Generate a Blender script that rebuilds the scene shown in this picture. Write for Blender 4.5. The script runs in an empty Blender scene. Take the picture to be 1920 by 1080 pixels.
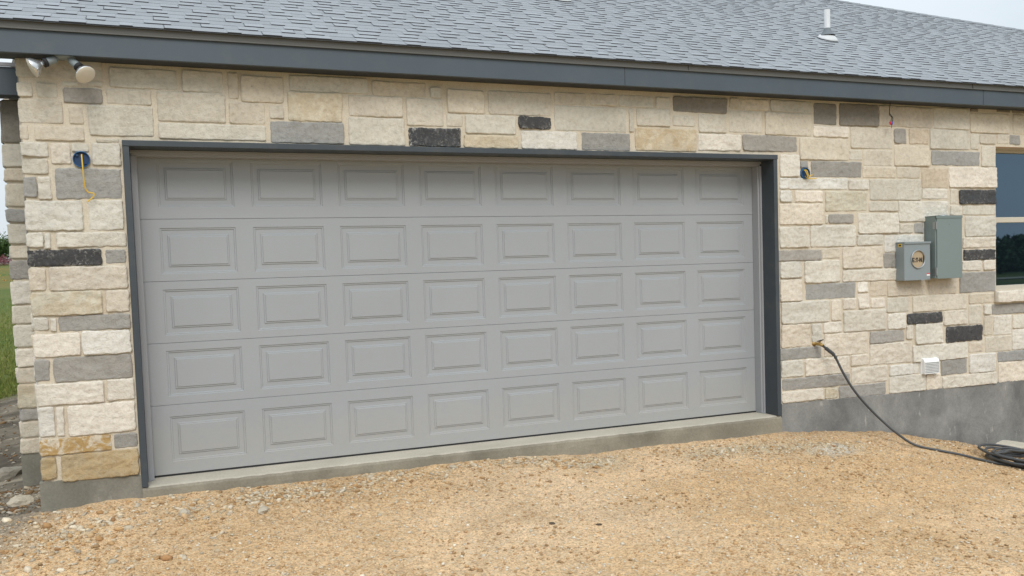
import bpy, math, random
import numpy as np
from mathutils import Vector, Matrix, noise

random.seed(7); rng = np.random.default_rng(11)
S = bpy.context.scene
COL = S.collection

# ---------------------------------------------------------------- camera
cam_d = bpy.data.cameras.new('camera'); cam = bpy.data.objects.new('camera', cam_d); COL.objects.link(cam)
CR = ((0.9211142518696576, 0.3858700259820171, 0.051505903071771365),
      (-0.3879651475348113, 0.9208197047256031, 0.039675126809439916),
      (-0.032118208245375646, -0.05652782003306451, 0.9978842749845376))
cam.matrix_world = Matrix(((CR[0][0], CR[0][2], -CR[0][1], -0.0466),
                           (CR[1][0], CR[1][2], -CR[1][1], -6.5497),
                           (CR[2][0], CR[2][2], -CR[2][1], 1.3163), (0, 0, 0, 1)))
cam_d.sensor_width = 36; cam_d.lens = 1701.62 / 1920 * 36
cam_d.shift_x = (960 - 1007.1) / 1920; cam_d.shift_y = (600.26 - 540) / 1920
cam_d.clip_start = .05; cam_d.clip_end = 2000
S.camera = cam

# ---------------------------------------------------------------- world, sun, exposure
SUN_EL, SUN_AZ = math.radians(44), math.radians(190)     # azimuth clockwise from +Y
w = bpy.data.worlds.new('World'); S.world = w; w.use_nodes = True
nt = w.node_tree; nt.nodes.clear()
N = nt.nodes.new; L = nt.links.new
out = N('ShaderNodeOutputWorld'); bg = N('ShaderNodeBackground')
sky = N('ShaderNodeTexSky'); sky.sky_type = 'NISHITA'; sky.sun_disc = False
sky.sun_elevation = SUN_EL; sky.sun_rotation = SUN_AZ; sky.dust_density = 3; sky.air_density = 1.2
tc = N('ShaderNodeTexCoord'); mp = N('ShaderNodeMapping'); mp.inputs['Scale'].default_value = (1, 1, 2.6)
ns = N('ShaderNodeTexNoise'); ns.inputs['Scale'].default_value = 1.7; ns.inputs['Detail'].default_value = 5; ns.inputs['Roughness'].default_value = .5
cr = N('ShaderNodeValToRGB'); cr.color_ramp.elements[0].position = .3; cr.color_ramp.elements[1].position = .72
cr.color_ramp.elements[0].color = (7.2, 8.1, 8.8, 1); cr.color_ramp.elements[1].color = (9.6, 10.3, 10.8, 1)
mx = N('ShaderNodeMix'); mx.data_type = 'RGBA'; mx.inputs[0].default_value = .9
L(tc.outputs['Generated'], mp.inputs[0]); L(mp.outputs[0], ns.inputs['Vector']); L(ns.outputs['Fac'], cr.inputs[0])
sx = N('ShaderNodeSeparateXYZ'); L(tc.outputs['Generated'], sx.inputs[0])          # overcast sky: brighter towards the zenith
ma = N('ShaderNodeMapRange'); ma.inputs[1].default_value = .15; ma.inputs[2].default_value = 1; ma.inputs[3].default_value = .74; ma.inputs[4].default_value = 1.5; L(sx.outputs[2], ma.inputs[0])
vm = N('ShaderNodeVectorMath'); vm.operation = 'SCALE'; L(cr.outputs[0], vm.inputs[0]); L(ma.outputs[0], vm.inputs['Scale'])
L(sky.outputs[0], mx.inputs[6]); L(vm.outputs[0], mx.inputs[7]); L(mx.outputs[2], bg.inputs[0]); L(bg.outputs[0], out.inputs[0])
bg.inputs[1].default_value = .1
sd = bpy.data.lights.new('sun', 'SUN'); sd.energy = 1.5; sd.angle = math.radians(26); sd.color = (1, .96, .9)
sun = bpy.data.objects.new('sun', sd); COL.objects.link(sun)
dirv = Vector((math.sin(SUN_AZ) * math.cos(SUN_EL), math.cos(SUN_AZ) * math.cos(SUN_EL), math.sin(SUN_EL)))
sun.rotation_euler = dirv.to_track_quat('Z', 'Y').to_euler(); sun.location = dirv * 30
S.view_settings.view_transform = 'Standard'; S.view_settings.look = 'None'
S.view_settings.exposure = 0.34; S.view_settings.gamma = 1

# ---------------------------------------------------------------- helpers
def link(o, parent=None):
    COL.objects.link(o)
    if parent is not None: o.parent = parent
    return o
def tag(o, label=None, cat=None, group=None, kind=None):
    for k, v in (('label', label), ('category', cat), ('group', group), ('kind', kind)):
        if v: o[k] = v
    return o
def empty(name, loc=(0, 0, 0), parent=None):
    o = bpy.data.objects.new(name, None); o.location = loc; o.empty_display_size = .1
    return link(o, parent)
def mesh_np(name, V, F, mat, parent=None, smooth=False, mats=None, fm=None, attrs=None):
    """V (n,3); F list of tuples or (m,k) array"""
    me = bpy.data.meshes.new(name)
    V = np.asarray(V, np.float32).reshape(-1, 3)
    if isinstance(F, np.ndarray):
        m, k = F.shape
        me.vertices.add(len(V)); me.vertices.foreach_set('co', V.ravel())
        me.loops.add(m * k); me.loops.foreach_set('vertex_index', F.ravel().astype(np.int32))
        me.polygons.add(m); me.polygons.foreach_set('loop_start', (np.arange(m) * k).astype(np.int32))
        me.update(calc_edges=True)
    else:
        me.from_pydata([tuple(map(float, v)) for v in V], [], F)
    for mm in (mats or [mat]): me.materials.append(mm)
    if fm is not None: me.polygons.foreach_set('material_index', np.asarray(fm, np.int32))
    if smooth is True: me.polygons.foreach_set('use_smooth', np.ones(len(me.polygons), bool))
    elif smooth is not False: me.polygons.foreach_set('use_smooth', np.asarray(smooth, bool))
    for an, (ty, data) in (attrs or {}).items():
        a = me.attributes.new(an, ty, 'POINT')
        a.data.foreach_set('color' if ty == 'FLOAT_COLOR' else 'value', np.asarray(data, np.float32).ravel())
    me.validate(); me.update()
    o = bpy.data.objects.new(name, me); return link(o, parent)
class MB:
    def __init__(s): s.v = []; s.f = []; s.m = []; s.sm = []
    def add(s, vs, fs, m=0, sm=False):
        b = len(s.v); s.v += [tuple(v) for v in vs]; s.f += [tuple(i + b for i in f) for f in fs]
        s.m += [m] * len(fs); s.sm += [sm] * len(fs); return s
    def box(s, x0, x1, y0, y1, z0, z1, m=0, bev=0.0):
        if bev <= 0:
            v = [(x, y, z) for x in (x0, x1) for y in (y0, y1) for z in (z0, z1)]
            return s.add(v, [(0, 1, 3, 2), (4, 6, 7, 5), (0, 4, 5, 1), (2, 3, 7, 6), (0, 2, 6, 4), (1, 5, 7, 3)], m)
        import bmesh
        bm = bmesh.new(); bmesh.ops.create_cube(bm, size=1)
        for q in bm.verts: q.co = ((x0 + x1) / 2 + q.co.x * (x1 - x0), (y0 + y1) / 2 + q.co.y * (y1 - y0), (z0 + z1) / 2 + q.co.z * (z1 - z0))
        bmesh.ops.bevel(bm, geom=bm.edges[:], offset=bev, segments=2, affect='EDGES', profile=.6)
        bm.verts.ensure_lookup_table(); bm.verts.index_update()
        s.add([q.co[:] for q in bm.verts], [[q.index for q in f.verts] for f in bm.faces], m); bm.free(); return s
    def quad(s, a, b, c, d, m=0): return s.add([a, b, c, d], [(0, 1, 2, 3)], m)
    def tube(s, pts, r, n=10, m=0, cap=True, sm=True):
        pts = [Vector(p) for p in pts]; rs = r if isinstance(r, (list, tuple)) else [r] * len(pts)
        up = None; vs = []; 
        for i, p in enumerate(pts):
            t = (pts[min(i + 1, len(pts) - 1)] - pts[max(i - 1, 0)]).normalized()
            if up is None:
                up = Vector((0, 0, 1)) if abs(t.z) < .9 else Vector((1, 0, 0))
            a = t.cross(up)
            if a.length < 1e-5: a = t.orthogonal()
            a.normalize(); b = a.cross(t).normalized(); up = b
            for k in range(n):
                th = 2 * math.pi * k / n; vs.append(p + (a * math.cos(th) + b * math.sin(th)) * rs[i])
        fs = []
        for i in range(len(pts) - 1):
            for k in range(n): fs.append((i * n + k, i * n + (k + 1) % n, (i + 1) * n + (k + 1) % n, (i + 1) * n + k))
        s.add(vs, fs, m, sm)
        if cap:
            s.add(vs[:n], [tuple(range(n))[::-1]], m); s.add(vs[-n:], [tuple(range(n))], m)
        return s
    def lathe(s, origin, axis, prof, n=24, m=0, sm=True):
        """prof list of (distance along axis, radius)"""
        o = Vector(origin); ax = Vector(axis).normalized(); a = ax.orthogonal().normalized(); b = ax.cross(a)
        vs = []
        for (d, r) in prof:
            for k in range(n):
                th = 2 * math.pi * k / n; vs.append(o + ax * d + (a * math.cos(th) + b * math.sin(th)) * r)
        fs = [(i * n + k, i * n + (k + 1) % n, (i + 1) * n + (k + 1) % n, (i + 1) * n + k) for i in range(len(prof) - 1) for k in range(n)]
        return s.add(vs, fs, m, sm)
    def build(s, name, mats, parent=None):
        mats = mats if isinstance(mats, list) else [mats]
        o = mesh_np(name, s.v, s.f, None, parent, smooth=s.sm, mats=mats, fm=s.m)
        import bmesh
        bm = bmesh.new(); bm.from_mesh(o.data); bmesh.ops.recalc_face_normals(bm, faces=bm.faces[:]); bm.to_mesh(o.data); bm.free()
        return o
def smooth_path(pts, sub=6):
    P = [Vector(p) for p in pts]; P = [2 * P[0] - P[1]] + P + [2 * P[-1] - P[-2]]; o = []
    for i in range(1, len(P) - 2):
        for k in range(sub):
            t = k / sub; a, b, c, d = P[i - 1:i + 3]
            o.append(.5 * ((2 * b) + (-a + c) * t + (2 * a - 5 * b + 4 * c - d) * t * t + (-a + 3 * b - 3 * c + d) * t ** 3))
    o.append(P[-2]); return o

# ---------------------------------------------------------------- materials
def mat(name, base=(.5, .5, .5), rough=.6, metal=0, spec=.5):
    m = bpy.data.materials.new(name); m.use_nodes = True
    b = m.node_tree.nodes['Principled BSDF']; b.inputs['Base Color'].default_value = (*base, 1)
    b.inputs['Roughness'].default_value = rough; b.inputs['Metallic'].default_value = metal
    b.inputs['Specular IOR Level'].default_value = spec
    return m
class NT:
    def __init__(s, m): s.t = m.node_tree; s.b = s.t.nodes['Principled BSDF']; s.co = s.n('ShaderNodeTexCoord').outputs['Object']
    def n(s, ty): return s.t.nodes.new(ty)
    def l(s, a, b): s.t.links.new(a, b)
    def noise(s, scale, detail=5, rough=.55, vec=None, stretch=None, dist=0):
        q = s.n('ShaderNodeTexNoise'); q.inputs['Scale'].default_value = scale; q.inputs['Detail'].default_value = detail
        q.inputs['Roughness'].default_value = rough; q.inputs['Distortion'].default_value = dist
        v = vec or s.co
        if stretch:
            mp = s.n('ShaderNodeMapping'); mp.inputs['Scale'].default_value = stretch; s.l(v, mp.inputs[0]); v = mp.outputs[0]
        s.l(v, q.inputs['Vector']); return q.outputs['Fac']
    def vor(s, scale, feature='F1', out='Distance', vec=None, rand=1):
        q = s.n('ShaderNodeTexVoronoi'); q.feature = feature; q.inputs['Scale'].default_value = scale; q.inputs['Randomness'].default_value = rand
        s.l(vec or s.co, q.inputs['Vector']); return q.outputs[out]
    def ramp(s, f, stops):
        r = s.n('ShaderNodeValToRGB'); e = r.color_ramp.elements
        while len(e) < len(stops): e.new(.5)
        for i, (p, c) in enumerate(stops):
            e[i].position = p; e[i].color = (c, c, c, 1) if not isinstance(c, (tuple, list)) else (*c[:3], 1)
        s.l(f, r.inputs[0]); return r.outputs[0]
    def mix(s, f, a, b, mode='MIX'):
        q = s.n('ShaderNodeMix'); q.data_type = 'RGBA'; q.blend_type = mode
        for i, v in ((0, f), (6, a), (7, b)):
            if isinstance(v, (int, float)): q.inputs[i].default_value = v if i == 0 else (v, v, v, 1)
            elif isinstance(v, (tuple, list)): q.inputs[i].default_value = (*v[:3], 1)
            else: s.l(v, q.inputs[i])
        return q.outputs[2]
    def math(s, op, a, b=0.0):
        q = s.n('ShaderNodeMath'); q.operation = op
        for i, v in ((0, a), (1, b)):
            if isinstance(v, (int, float)): q.inputs[i].default_value = v
            else: s.l(v, q.inputs[i])
        return q.outputs[0]
    def attr(s, name, out='Color'):
        q = s.n('ShaderNodeAttribute'); q.attribute_name = name; return q.outputs[out]
    def bump(s, h, dist=.003, strength=.6, normal=None):
        q = s.n('ShaderNodeBump'); q.inputs['Distance'].default_value = dist; q.inputs['Strength'].default_value = strength
        s.l(h, q.inputs['Height'])
        if normal: s.l(normal, q.inputs['Normal'])
        s.l(q.outputs[0], s.b.inputs['Normal']); return q.outputs[0]
    def base(s, c): s.l(c, s.b.inputs['Base Color'])

def m_stone():
    m = mat('limestone', rough=.88, spec=.25); t = NT(m)
    c = t.attr('Col'); fl = t.attr('fleck', 'Fac'); st = t.attr('stain', 'Fac')
    c = t.mix(1, c, t.ramp(t.noise(3.5, 4), [(.3, .89), (.7, 1.07)]), 'MULTIPLY')
    c = t.mix(1, c, t.ramp(t.noise(38, 8, .65), [(.28, .80), (.5, 1.02), (.75, 1.12)]), 'MULTIPLY')
    sm = t.math('MULTIPLY', t.ramp(t.math('ADD', t.noise(9, 8, .68, dist=.8), t.math('MULTIPLY', st, .06)), [(.47, 0), (.56, 1)]), st)
    c = t.mix(sm, c, (.42, .28, .12))
    pit = t.math('MULTIPLY', t.ramp(t.noise(95, 5, .6), [(.66, 0), (.73, .75)]), t.ramp(t.noise(7, 3), [(.48, 0), (.6, 1)]))
    c = t.mix(pit, c, (.12, .095, .07))
    fm = t.math('MULTIPLY', t.math('MULTIPLY', t.ramp(t.noise(40, 8, .75, dist=.8), [(.50, 0), (.62, 1)]), t.ramp(t.noise(8, 4, .6), [(.42, .1), (.62, 1)])), fl)
    c = t.mix(fm, c, (.52, .50, .46)); t.base(c)
    h = t.mix(.5, t.noise(95, 9, .72), t.noise(44, 9, .72, dist=.9)); t.bump(h, .018, .85)
    return m
def m_mortar():
    m = mat('mortar', rough=.95, spec=.2); t = NT(m)
    c = t.mix(t.ramp(t.noise(4, 5), [(.35, 0), (.65, 1)]), (.56, .49, .385), (.63, .57, .47))
    c = t.mix(1, c, t.ramp(t.noise(120, 6, .7), [(.3, .8), (.7, 1.1)]), 'MULTIPLY'); t.base(c)
    t.bump(t.noise(150, 6, .7), .004, .7); return m
def m_concrete(name, a, b, drip=0.0, rough=.9):
    m = mat(name, rough=rough, spec=.25); t = NT(m)
    c = t.mix(t.ramp(t.noise(2.2, 7, .62, dist=.4), [(.35, 0), (.68, 1)]), a, b)
    c = t.mix(1, c, t.ramp(t.noise(70, 7, .7), [(.3, .82), (.72, 1.1)]), 'MULTIPLY')
    if drip:
        d = t.math('MULTIPLY', t.ramp(t.noise(14, 5, .6, stretch=(1.4, 1, .45)), [(.64, 0), (.70, 1)]), drip)
        c = t.mix(d, c, (.42, .41, .38))
    pit = t.ramp(t.vor(42), [(.05, .45), (.12, 1)]); c = t.mix(t.ramp(t.noise(5, 2), [(.5, 0), (.62, 1)]), c, t.mix(1, c, pit, 'MULTIPLY'))
    t.base(c); t.bump(t.noise(45, 8, .7), .006, .5); return m
def m_paint(name, col, rough=.45, var=.06, bscale=220, bstr=.12, spec=.5, dirt=0.0):
    m = mat(name, rough=rough, spec=spec); t = NT(m)
    c = t.mix(1, col, t.ramp(t.noise(1.3, 5), [(.3, 1 - var), (.7, 1 + var)]), 'MULTIPLY')
    if dirt: c = t.mix(t.math('MULTIPLY', t.ramp(t.noise(5, 6, .7), [(.5, 0), (.75, 1)]), dirt), c, (.33, .27, .19))
    t.base(c); t.l(t.ramp(t.noise(6, 4), [(.3, rough * .85), (.7, min(1, rough * 1.15))]), t.b.inputs['Roughness'])
    t.bump(t.noise(bscale, 4, .6), .002, bstr); return m
def m_shingle():
    m = mat('asphalt_shingle', rough=.92, spec=.2); t = NT(m)
    c = t.attr('Col')
    c = t.mix(1, c, t.ramp(t.noise(420, 3, .8), [(.3, .66), (.5, 1), (.72, 1.3)]), 'MULTIPLY')
    c = t.mix(1, c, t.ramp(t.noise(.7, 4), [(.3, .93), (.7, 1.06)]), 'MULTIPLY'); t.base(c)
    t.bump(t.noise(500, 3, .7), .003, .6); return m
def m_attr(name, rough=.95, sc=90, lo=.78, hi=1.15, bump=.004):
    m = mat(name, rough=rough, spec=.15); t = NT(m); c = t.attr('Col')
    c = t.mix(1, c, t.ramp(t.noise(sc, 6, .7), [(.3, lo), (.7, hi)]), 'MULTIPLY'); t.base(c)
    t.bump(t.noise(sc * 1.5, 6, .7), bump, .7); return m
def m_gravel():
    m = mat('caliche_gravel', rough=.96, spec=.12); t = NT(m); c = t.attr('Col')
    c = t.mix(1, c, t.ramp(t.noise(1.6, 6, .6), [(.3, .86), (.7, 1.1)]), 'MULTIPLY')
    v = t.vor(120, out='Color'); sp = t.n('ShaderNodeSeparateColor'); t.l(v, sp.inputs[0])
    c = t.mix(1, c, t.ramp(sp.outputs[0], [(0, .62), (.5, 1), (1, 1.25)]), 'MULTIPLY')
    v2 = t.vor(48, out='Color'); s2 = t.n('ShaderNodeSeparateColor'); t.l(v2, s2.inputs[0])
    c = t.mix(t.ramp(s2.outputs[1], [(.78, 0), (.86, .4)]), c, (.56, .46, .32))
    c = t.mix(1, c, t.ramp(t.noise(22, 7, .7), [(.3, .70), (.47, 1), (.7, 1.1)]), 'MULTIPLY')
    t.base(c)
    d = t.mix(.5, t.vor(110), t.noise(60, 8, .75)); t.bump(d, .012, .9); return m
def m_door():
    m = mat('grey_door_paint', rough=.34); t = NT(m)
    c = t.mix(1, (.305, .322, .340), t.ramp(t.noise(.8, 4), [(.3, .97), (.7, 1.03)]), 'MULTIPLY')
    c = t.mix(t.math('MULTIPLY', t.ramp(t.noise(11, 6, .7, stretch=(1, 1, .35)), [(.5, 0), (.75, 1)]), .10), c, (.36, .32, .26))   # thin film of dust
    sp = t.n('ShaderNodeSeparateXYZ'); t.l(t.co, sp.inputs[0])
    low = t.math('MULTIPLY', t.ramp(t.math('ADD', sp.outputs[2], t.math('MULTIPLY', t.noise(7, 6, .7), -.35)), [(-.05, .30), (.22, 0)]), t.ramp(t.noise(30, 5, .7), [(.4, .4), (.65, 1)]))
    c = t.mix(low, c, (.42, .36, .27))   # dust splashed up from the gravel
    t.base(c); t.l(t.ramp(t.noise(4, 5), [(.3, .30), (.7, .44)]), t.b.inputs['Roughness'])
    h = t.mix(.35, t.noise(90, 5, .7, stretch=(.12, 1, 1)), t.noise(1.6, 2)); t.bump(h, .004, .25); return m
M = {}
M['stone'] = m_stone(); M['mortar'] = m_mortar()
M['coat'] = m_concrete('foundation_coating', (.135, .137, .134), (.295, .293, .28), .5); M['coatl'] = m_concrete('foundation_concrete', (.165, .158, .13), (.27, .26, .22), .3); M['frame'] = m_paint('slate_frame_paint', (.040, .051, .062), .5, .08, dirt=.08)
M['slab'] = m_concrete('slab_concrete', (.42, .39, .32), (.51, .47, .39))
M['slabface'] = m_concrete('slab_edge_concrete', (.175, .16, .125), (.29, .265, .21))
M['navy'] = m_paint('blue_grey_trim_paint', (.058, .077, .097), .5, .07, dirt=.06)
M['door'] = m_door()
M['stop'] = m_paint('pale_grey_vinyl', (.315, .322, .34), .5, .02)
M['rubber'] = mat('black_rubber', (.012, .012, .013), .7)
M['drip'] = m_paint('brown_grey_metal', (.10, .098, .09), .45, .04, spec=.5)
M['soffit'] = m_paint('soffit_shade_paint', (.024, .030, .038), .6, .05)  # darkened well below the trim colour to paint in the shade under the eave
M['shingle'] = m_shingle(); M['butt'] = mat('shingle_edge', (.045, .047, .053), .95, 0, .1)
M['gravel'] = m_gravel(); M['stones'] = m_attr('loose_stone', sc=60)
M['white'] = m_paint('white_plastic', (.74, .75, .75), .4, .02)
M['vinyl'] = m_paint('beige_vinyl', (.50, .46, .38), .45, .02)
M['meter'] = m_paint('grey_enamel', (.215, .25, .265), .38, .03)
M['panel'] = m_paint('green_grey_enamel', (.17, .212, .212), .42, .03)
M['dark'] = mat('dark_interior', (.01, .012, .014), .8)
M['blue'] = mat('blue_plastic', (.012, .10, .26), .45); M['blue_shade'] = mat('shaded_blue_plastic', (.006, .035, .10), .6)  # second blue is a darkened copy: painted shade for the shallow box floor
M['yellow'] = mat('yellow_cable_jacket', (.62, .40, .04), .45)
M['card'] = m_paint('brown_cardboard', (.36, .285, .19), .8, .05)
M['ink'] = mat('black_ink', (.012, .012, .014), .6)
M['red'] = mat('red_plastic', (.55, .02, .03), .45); M['bluen'] = mat('blue_wire_nut', (.02, .05, .45), .45)
M['brass'] = mat('weathered_brass', (.42, .28, .10), .4, .8)
M['hose'] = m_paint('grey_rubber_hose', (.050, .054, .058), .5, .2, 90, .3)
M['galv'] = mat('galvanised_metal', (.38, .40, .41), .45, .8)
M['label_y'] = mat('yellow_label', (.75, .50, .02), .5); M['label_w'] = mat('white_label', (.7, .7, .7), .5); M['label_r'] = mat('red_label', (.6, .03, .03), .5)

# ---------------------------------------------------------------- house: stone veneer
house = empty('house', (3, 2, 0))
tag(house, 'single-storey cream limestone house under construction with grey panelled garage door and grey shingle roof', 'house')
HO = Vector((3, 2, 0))
def part(o):                       # keep world coordinates while parented to the house empty
    if o.parent == house: o.matrix_parent_inverse = house.matrix_basis.inverted() if False else Matrix.Translation(-HO)
    return o
STONES = """-756,2569,-281,2686,c -242,2531,149,2656,c 180,2526,428,2662,c 458,2491,522,2659,c -753,2452,-671,2540,c -647,2452,-535,2540,c -510,2528,-419,2554,c -504,2425,-286,2519,g -405,2529,-285,2562,c -263,2427,-7,2523,c 25,2331,436,2518,c -757,2295,-513,2436,c -481,2297,-400,2403,c -372,2231,-3,2417,c 459,2328,685,2469,c 24,2221,686,2321,c -757,2197,-707,2284,c -672,2193,-401,2282,c -338,2188,-206,2212,c -755,2094,-605,2182,r -592,2051,-483,2177,r -477,2128,-381,2180,c -365,2047,-203,2182,r -754,1989,-610,2082,c -752,1850,-679,1973,g -673,1835,-601,1974,r -576,1838,-207,2026,g -753,1645,-437,1828,r -404,1645,-207,1832,r -751,1542,-659,1634,r -653,1535,-623,1629,r -592,1541,-200,1631,r -752,1427,-343,1528,d -324,1435,-206,1523,g -753,1281,-660,1419,r -643,1275,-205,1421,r -751,1123,-358,1269,y -335,1129,-201,1267,r -751,1035,-662,1114,r -650,1025,-615,1110,r -609,1022,-201,1117,g -755,870,-492,1014,w -483,868,-205,1015,w -759,725,-673,857,g -650,709,-207,862,g -760,567,-377,703,w -358,571,-201,703,w -761,378,-662,561,w -652,376,-609,558,w -589,367,-205,559,w -757,260,-353,361,o -335,264,-200,356,g -752,113,-666,249,t -640,86,-200,254,t 851,2559,1382,2665,c 1409,2553,1796,2654,c 1825,2554,1906,2629,c 540,2475,813,2646,c 713,2372,806,2460,c 835,2361,1196,2553,y 1242,2407,1622,2547,c 715,2212,1202,2355,g 1234,2209,1629,2398,c 1649,2354,1918,2546,c 1659,2210,2041,2342,d 1951,2454,2235,2621,c 2264,2455,2767,2627,c 1940,2356,2061,2446,c 2080,2312,2472,2446,c 2065,2207,2485,2300,y 2496,2357,2759,2449,d 2794,2549,3056,2639,c 3094,2553,3315,2644,c 3343,2551,3648,2644,c 3670,2558,3804,2639,c 3828,2531,4336,2653,b 4366,2570,4458,2662,c 4472,2569,4750,2661,c 2789,2351,3401,2540,c 3427,2359,3470,2539,c 3493,2409,3797,2544,c 3822,2417,4028,2501,c 4061,2374,4327,2519,c 4354,2383,4681,2563,c 4714,2372,5196,2559,c 2513,2209,2967,2343,w 3012,2209,3431,2345,g 3476,2215,4035,2393,l 4053,2230,4461,2363,w 4486,2234,5041,2366,g 4771,2569,5201,2664,c 5222,2474,5466,2656,b 5499,2474,5932,2665,b 5942,2481,6570,2663,s 6586,2479,7020,2672,c 7040,2455,7541,2641,c 7594,2455,7809,2643,c 7041,2649,7143,2677,b 7384,2658,7559,2685,b 7586,2656,7810,2688,b 5215,2370,5595,2462,w 5620,2280,6093,2467,c 6114,2333,6257,2468,g 6289,2334,6520,2472,s 6536,2294,7022,2473,c 7039,2300,7141,2439,c 7158,2354,7357,2444,c 7383,2359,7537,2449,c 7549,2356,7692,2449,g 5065,2172,5593,2360,c 5602,2176,5748,2267,c 5763,2129,6086,2270,c 6114,2135,6526,2318,c 6555,2146,7154,2277,g 7178,2142,7368,2336,c 4857,2026,5054,2211,w 5069,2101,5154,2161,g 5184,2025,5734,2161,g 5749,2024,6125,2123,c 6141,2024,6409,2122,c 6435,1936,6756,2120,s 6769,1944,7367,2133,w 4851,1920,5576,2014,w 5588,1917,5815,2006,w 5827,1827,6423,2013,c 4851,1813,4979,1908,w 5008,1812,5305,1909,w 5333,1732,5793,1903,y 6434,1838,6751,1930,w 6784,1792,6871,1933,c 6896,1791,7366,1922,d 4846,1621,5302,1798,r 5817,1730,6149,1815,c 6156,1633,6760,1819,r 6940,1688,7365,1778,c 6780,1685,6927,1779,c 5330,1628,5356,1701,c 5366,1627,5640,1708,g 5691,1533,6150,1711,r 6161,1532,6327,1615,r 6343,1530,6447,1621,g 4844,1426,5148,1603,r 5167,1425,5655,1610,r 5674,1429,5973,1521,r 5988,1363,6445,1517,w 4811,1313,5280,1404,g 5286,1324,5482,1414,c 5511,1230,5966,1419,r 5978,1223,6110,1355,g 4839,1168,5066,1307,r 5097,1116,5480,1307,r 5509,1113,6116,1216,r 4838,969,5066,1156,r 5108,973,5650,1107,g 5678,1014,5796,1106,w 5816,972,6010,1107,s 6017,964,6468,1100,s 6511,960,6847,1116,s 6895,960,7359,1152,g 6966,1488,7361,1676,r 6931,1380,7360,1478,r 6944,1267,7351,1362,d 6930,1167,7168,1261,w 7194,1169,7351,1261,w 4845,775,5356,960,r 5379,778,5489,963,r 5509,871,5656,967,w 5681,871,5810,1002,w 5824,870,5989,959,w 6009,820,6271,953,c 6311,808,6981,954,c 7009,853,7354,948,c 5514,671,5994,857,r 5293,675,5491,768,w 6017,668,6221,809,w 6246,702,6672,798,d 6692,668,6985,802,r 7008,658,7174,844,c 7197,745,7301,837,r 7308,737,7806,836,g 4843,573,5148,769,r 5165,604,5278,763,r 5299,468,5781,665,r 5808,552,6209,656,g 6233,568,6308,692,r 6340,512,6677,696,r 6720,505,7182,652,d 7199,544,7313,731,c 7330,539,7561,725,w 7584,590,7805,720,r 7219,380,7566,529,c 7005,394,7184,491,r 7580,382,7790,580,w 4824,467,5263,567,g 4835,320,5062,461,r 5088,312,5567,460,r 5589,365,5789,462,r 4844,205,5570,306,g 5591,201,6003,348,r 6030,244,6384,340,w 6654,201,6982,342,g 7008,196,7346,374,w 7382,275,7805,374,g 4837,100,5278,197,r 5300,98,5440,192,y 5455,84,5986,195,g 6026,83,6456,238,r 6467,82,6640,225,r 6670,77,7354,190,r 7390,75,7804,269,r 5805,357,6290,545,r 6306,348,6991,499,r"""
PAL = {'c': ((.615, .565, .475), .005, 0, .10), 'r': ((.64, .592, .51), .0085, 0, .06), 'w': ((.685, .645, .575), .0075, 0, .03),
       'y': ((.625, .565, .445), .008, 0, .26), 's': ((.56, .495, .405), .006, 0, .16), 'g': ((.335, .322, .300), .006, .35, .02),
       'b': ((.235, .215, .185), .005, .3, .05), 'd': ((.060, .061, .064), .008, .85, 0), 'o': ((.60, .53, .42), .009, 0, 1.0),
       'l': ((.60, .50, .36), .005, .5, .30), 't': ((.43, .34, .21), .011, .1, .35)}
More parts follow.
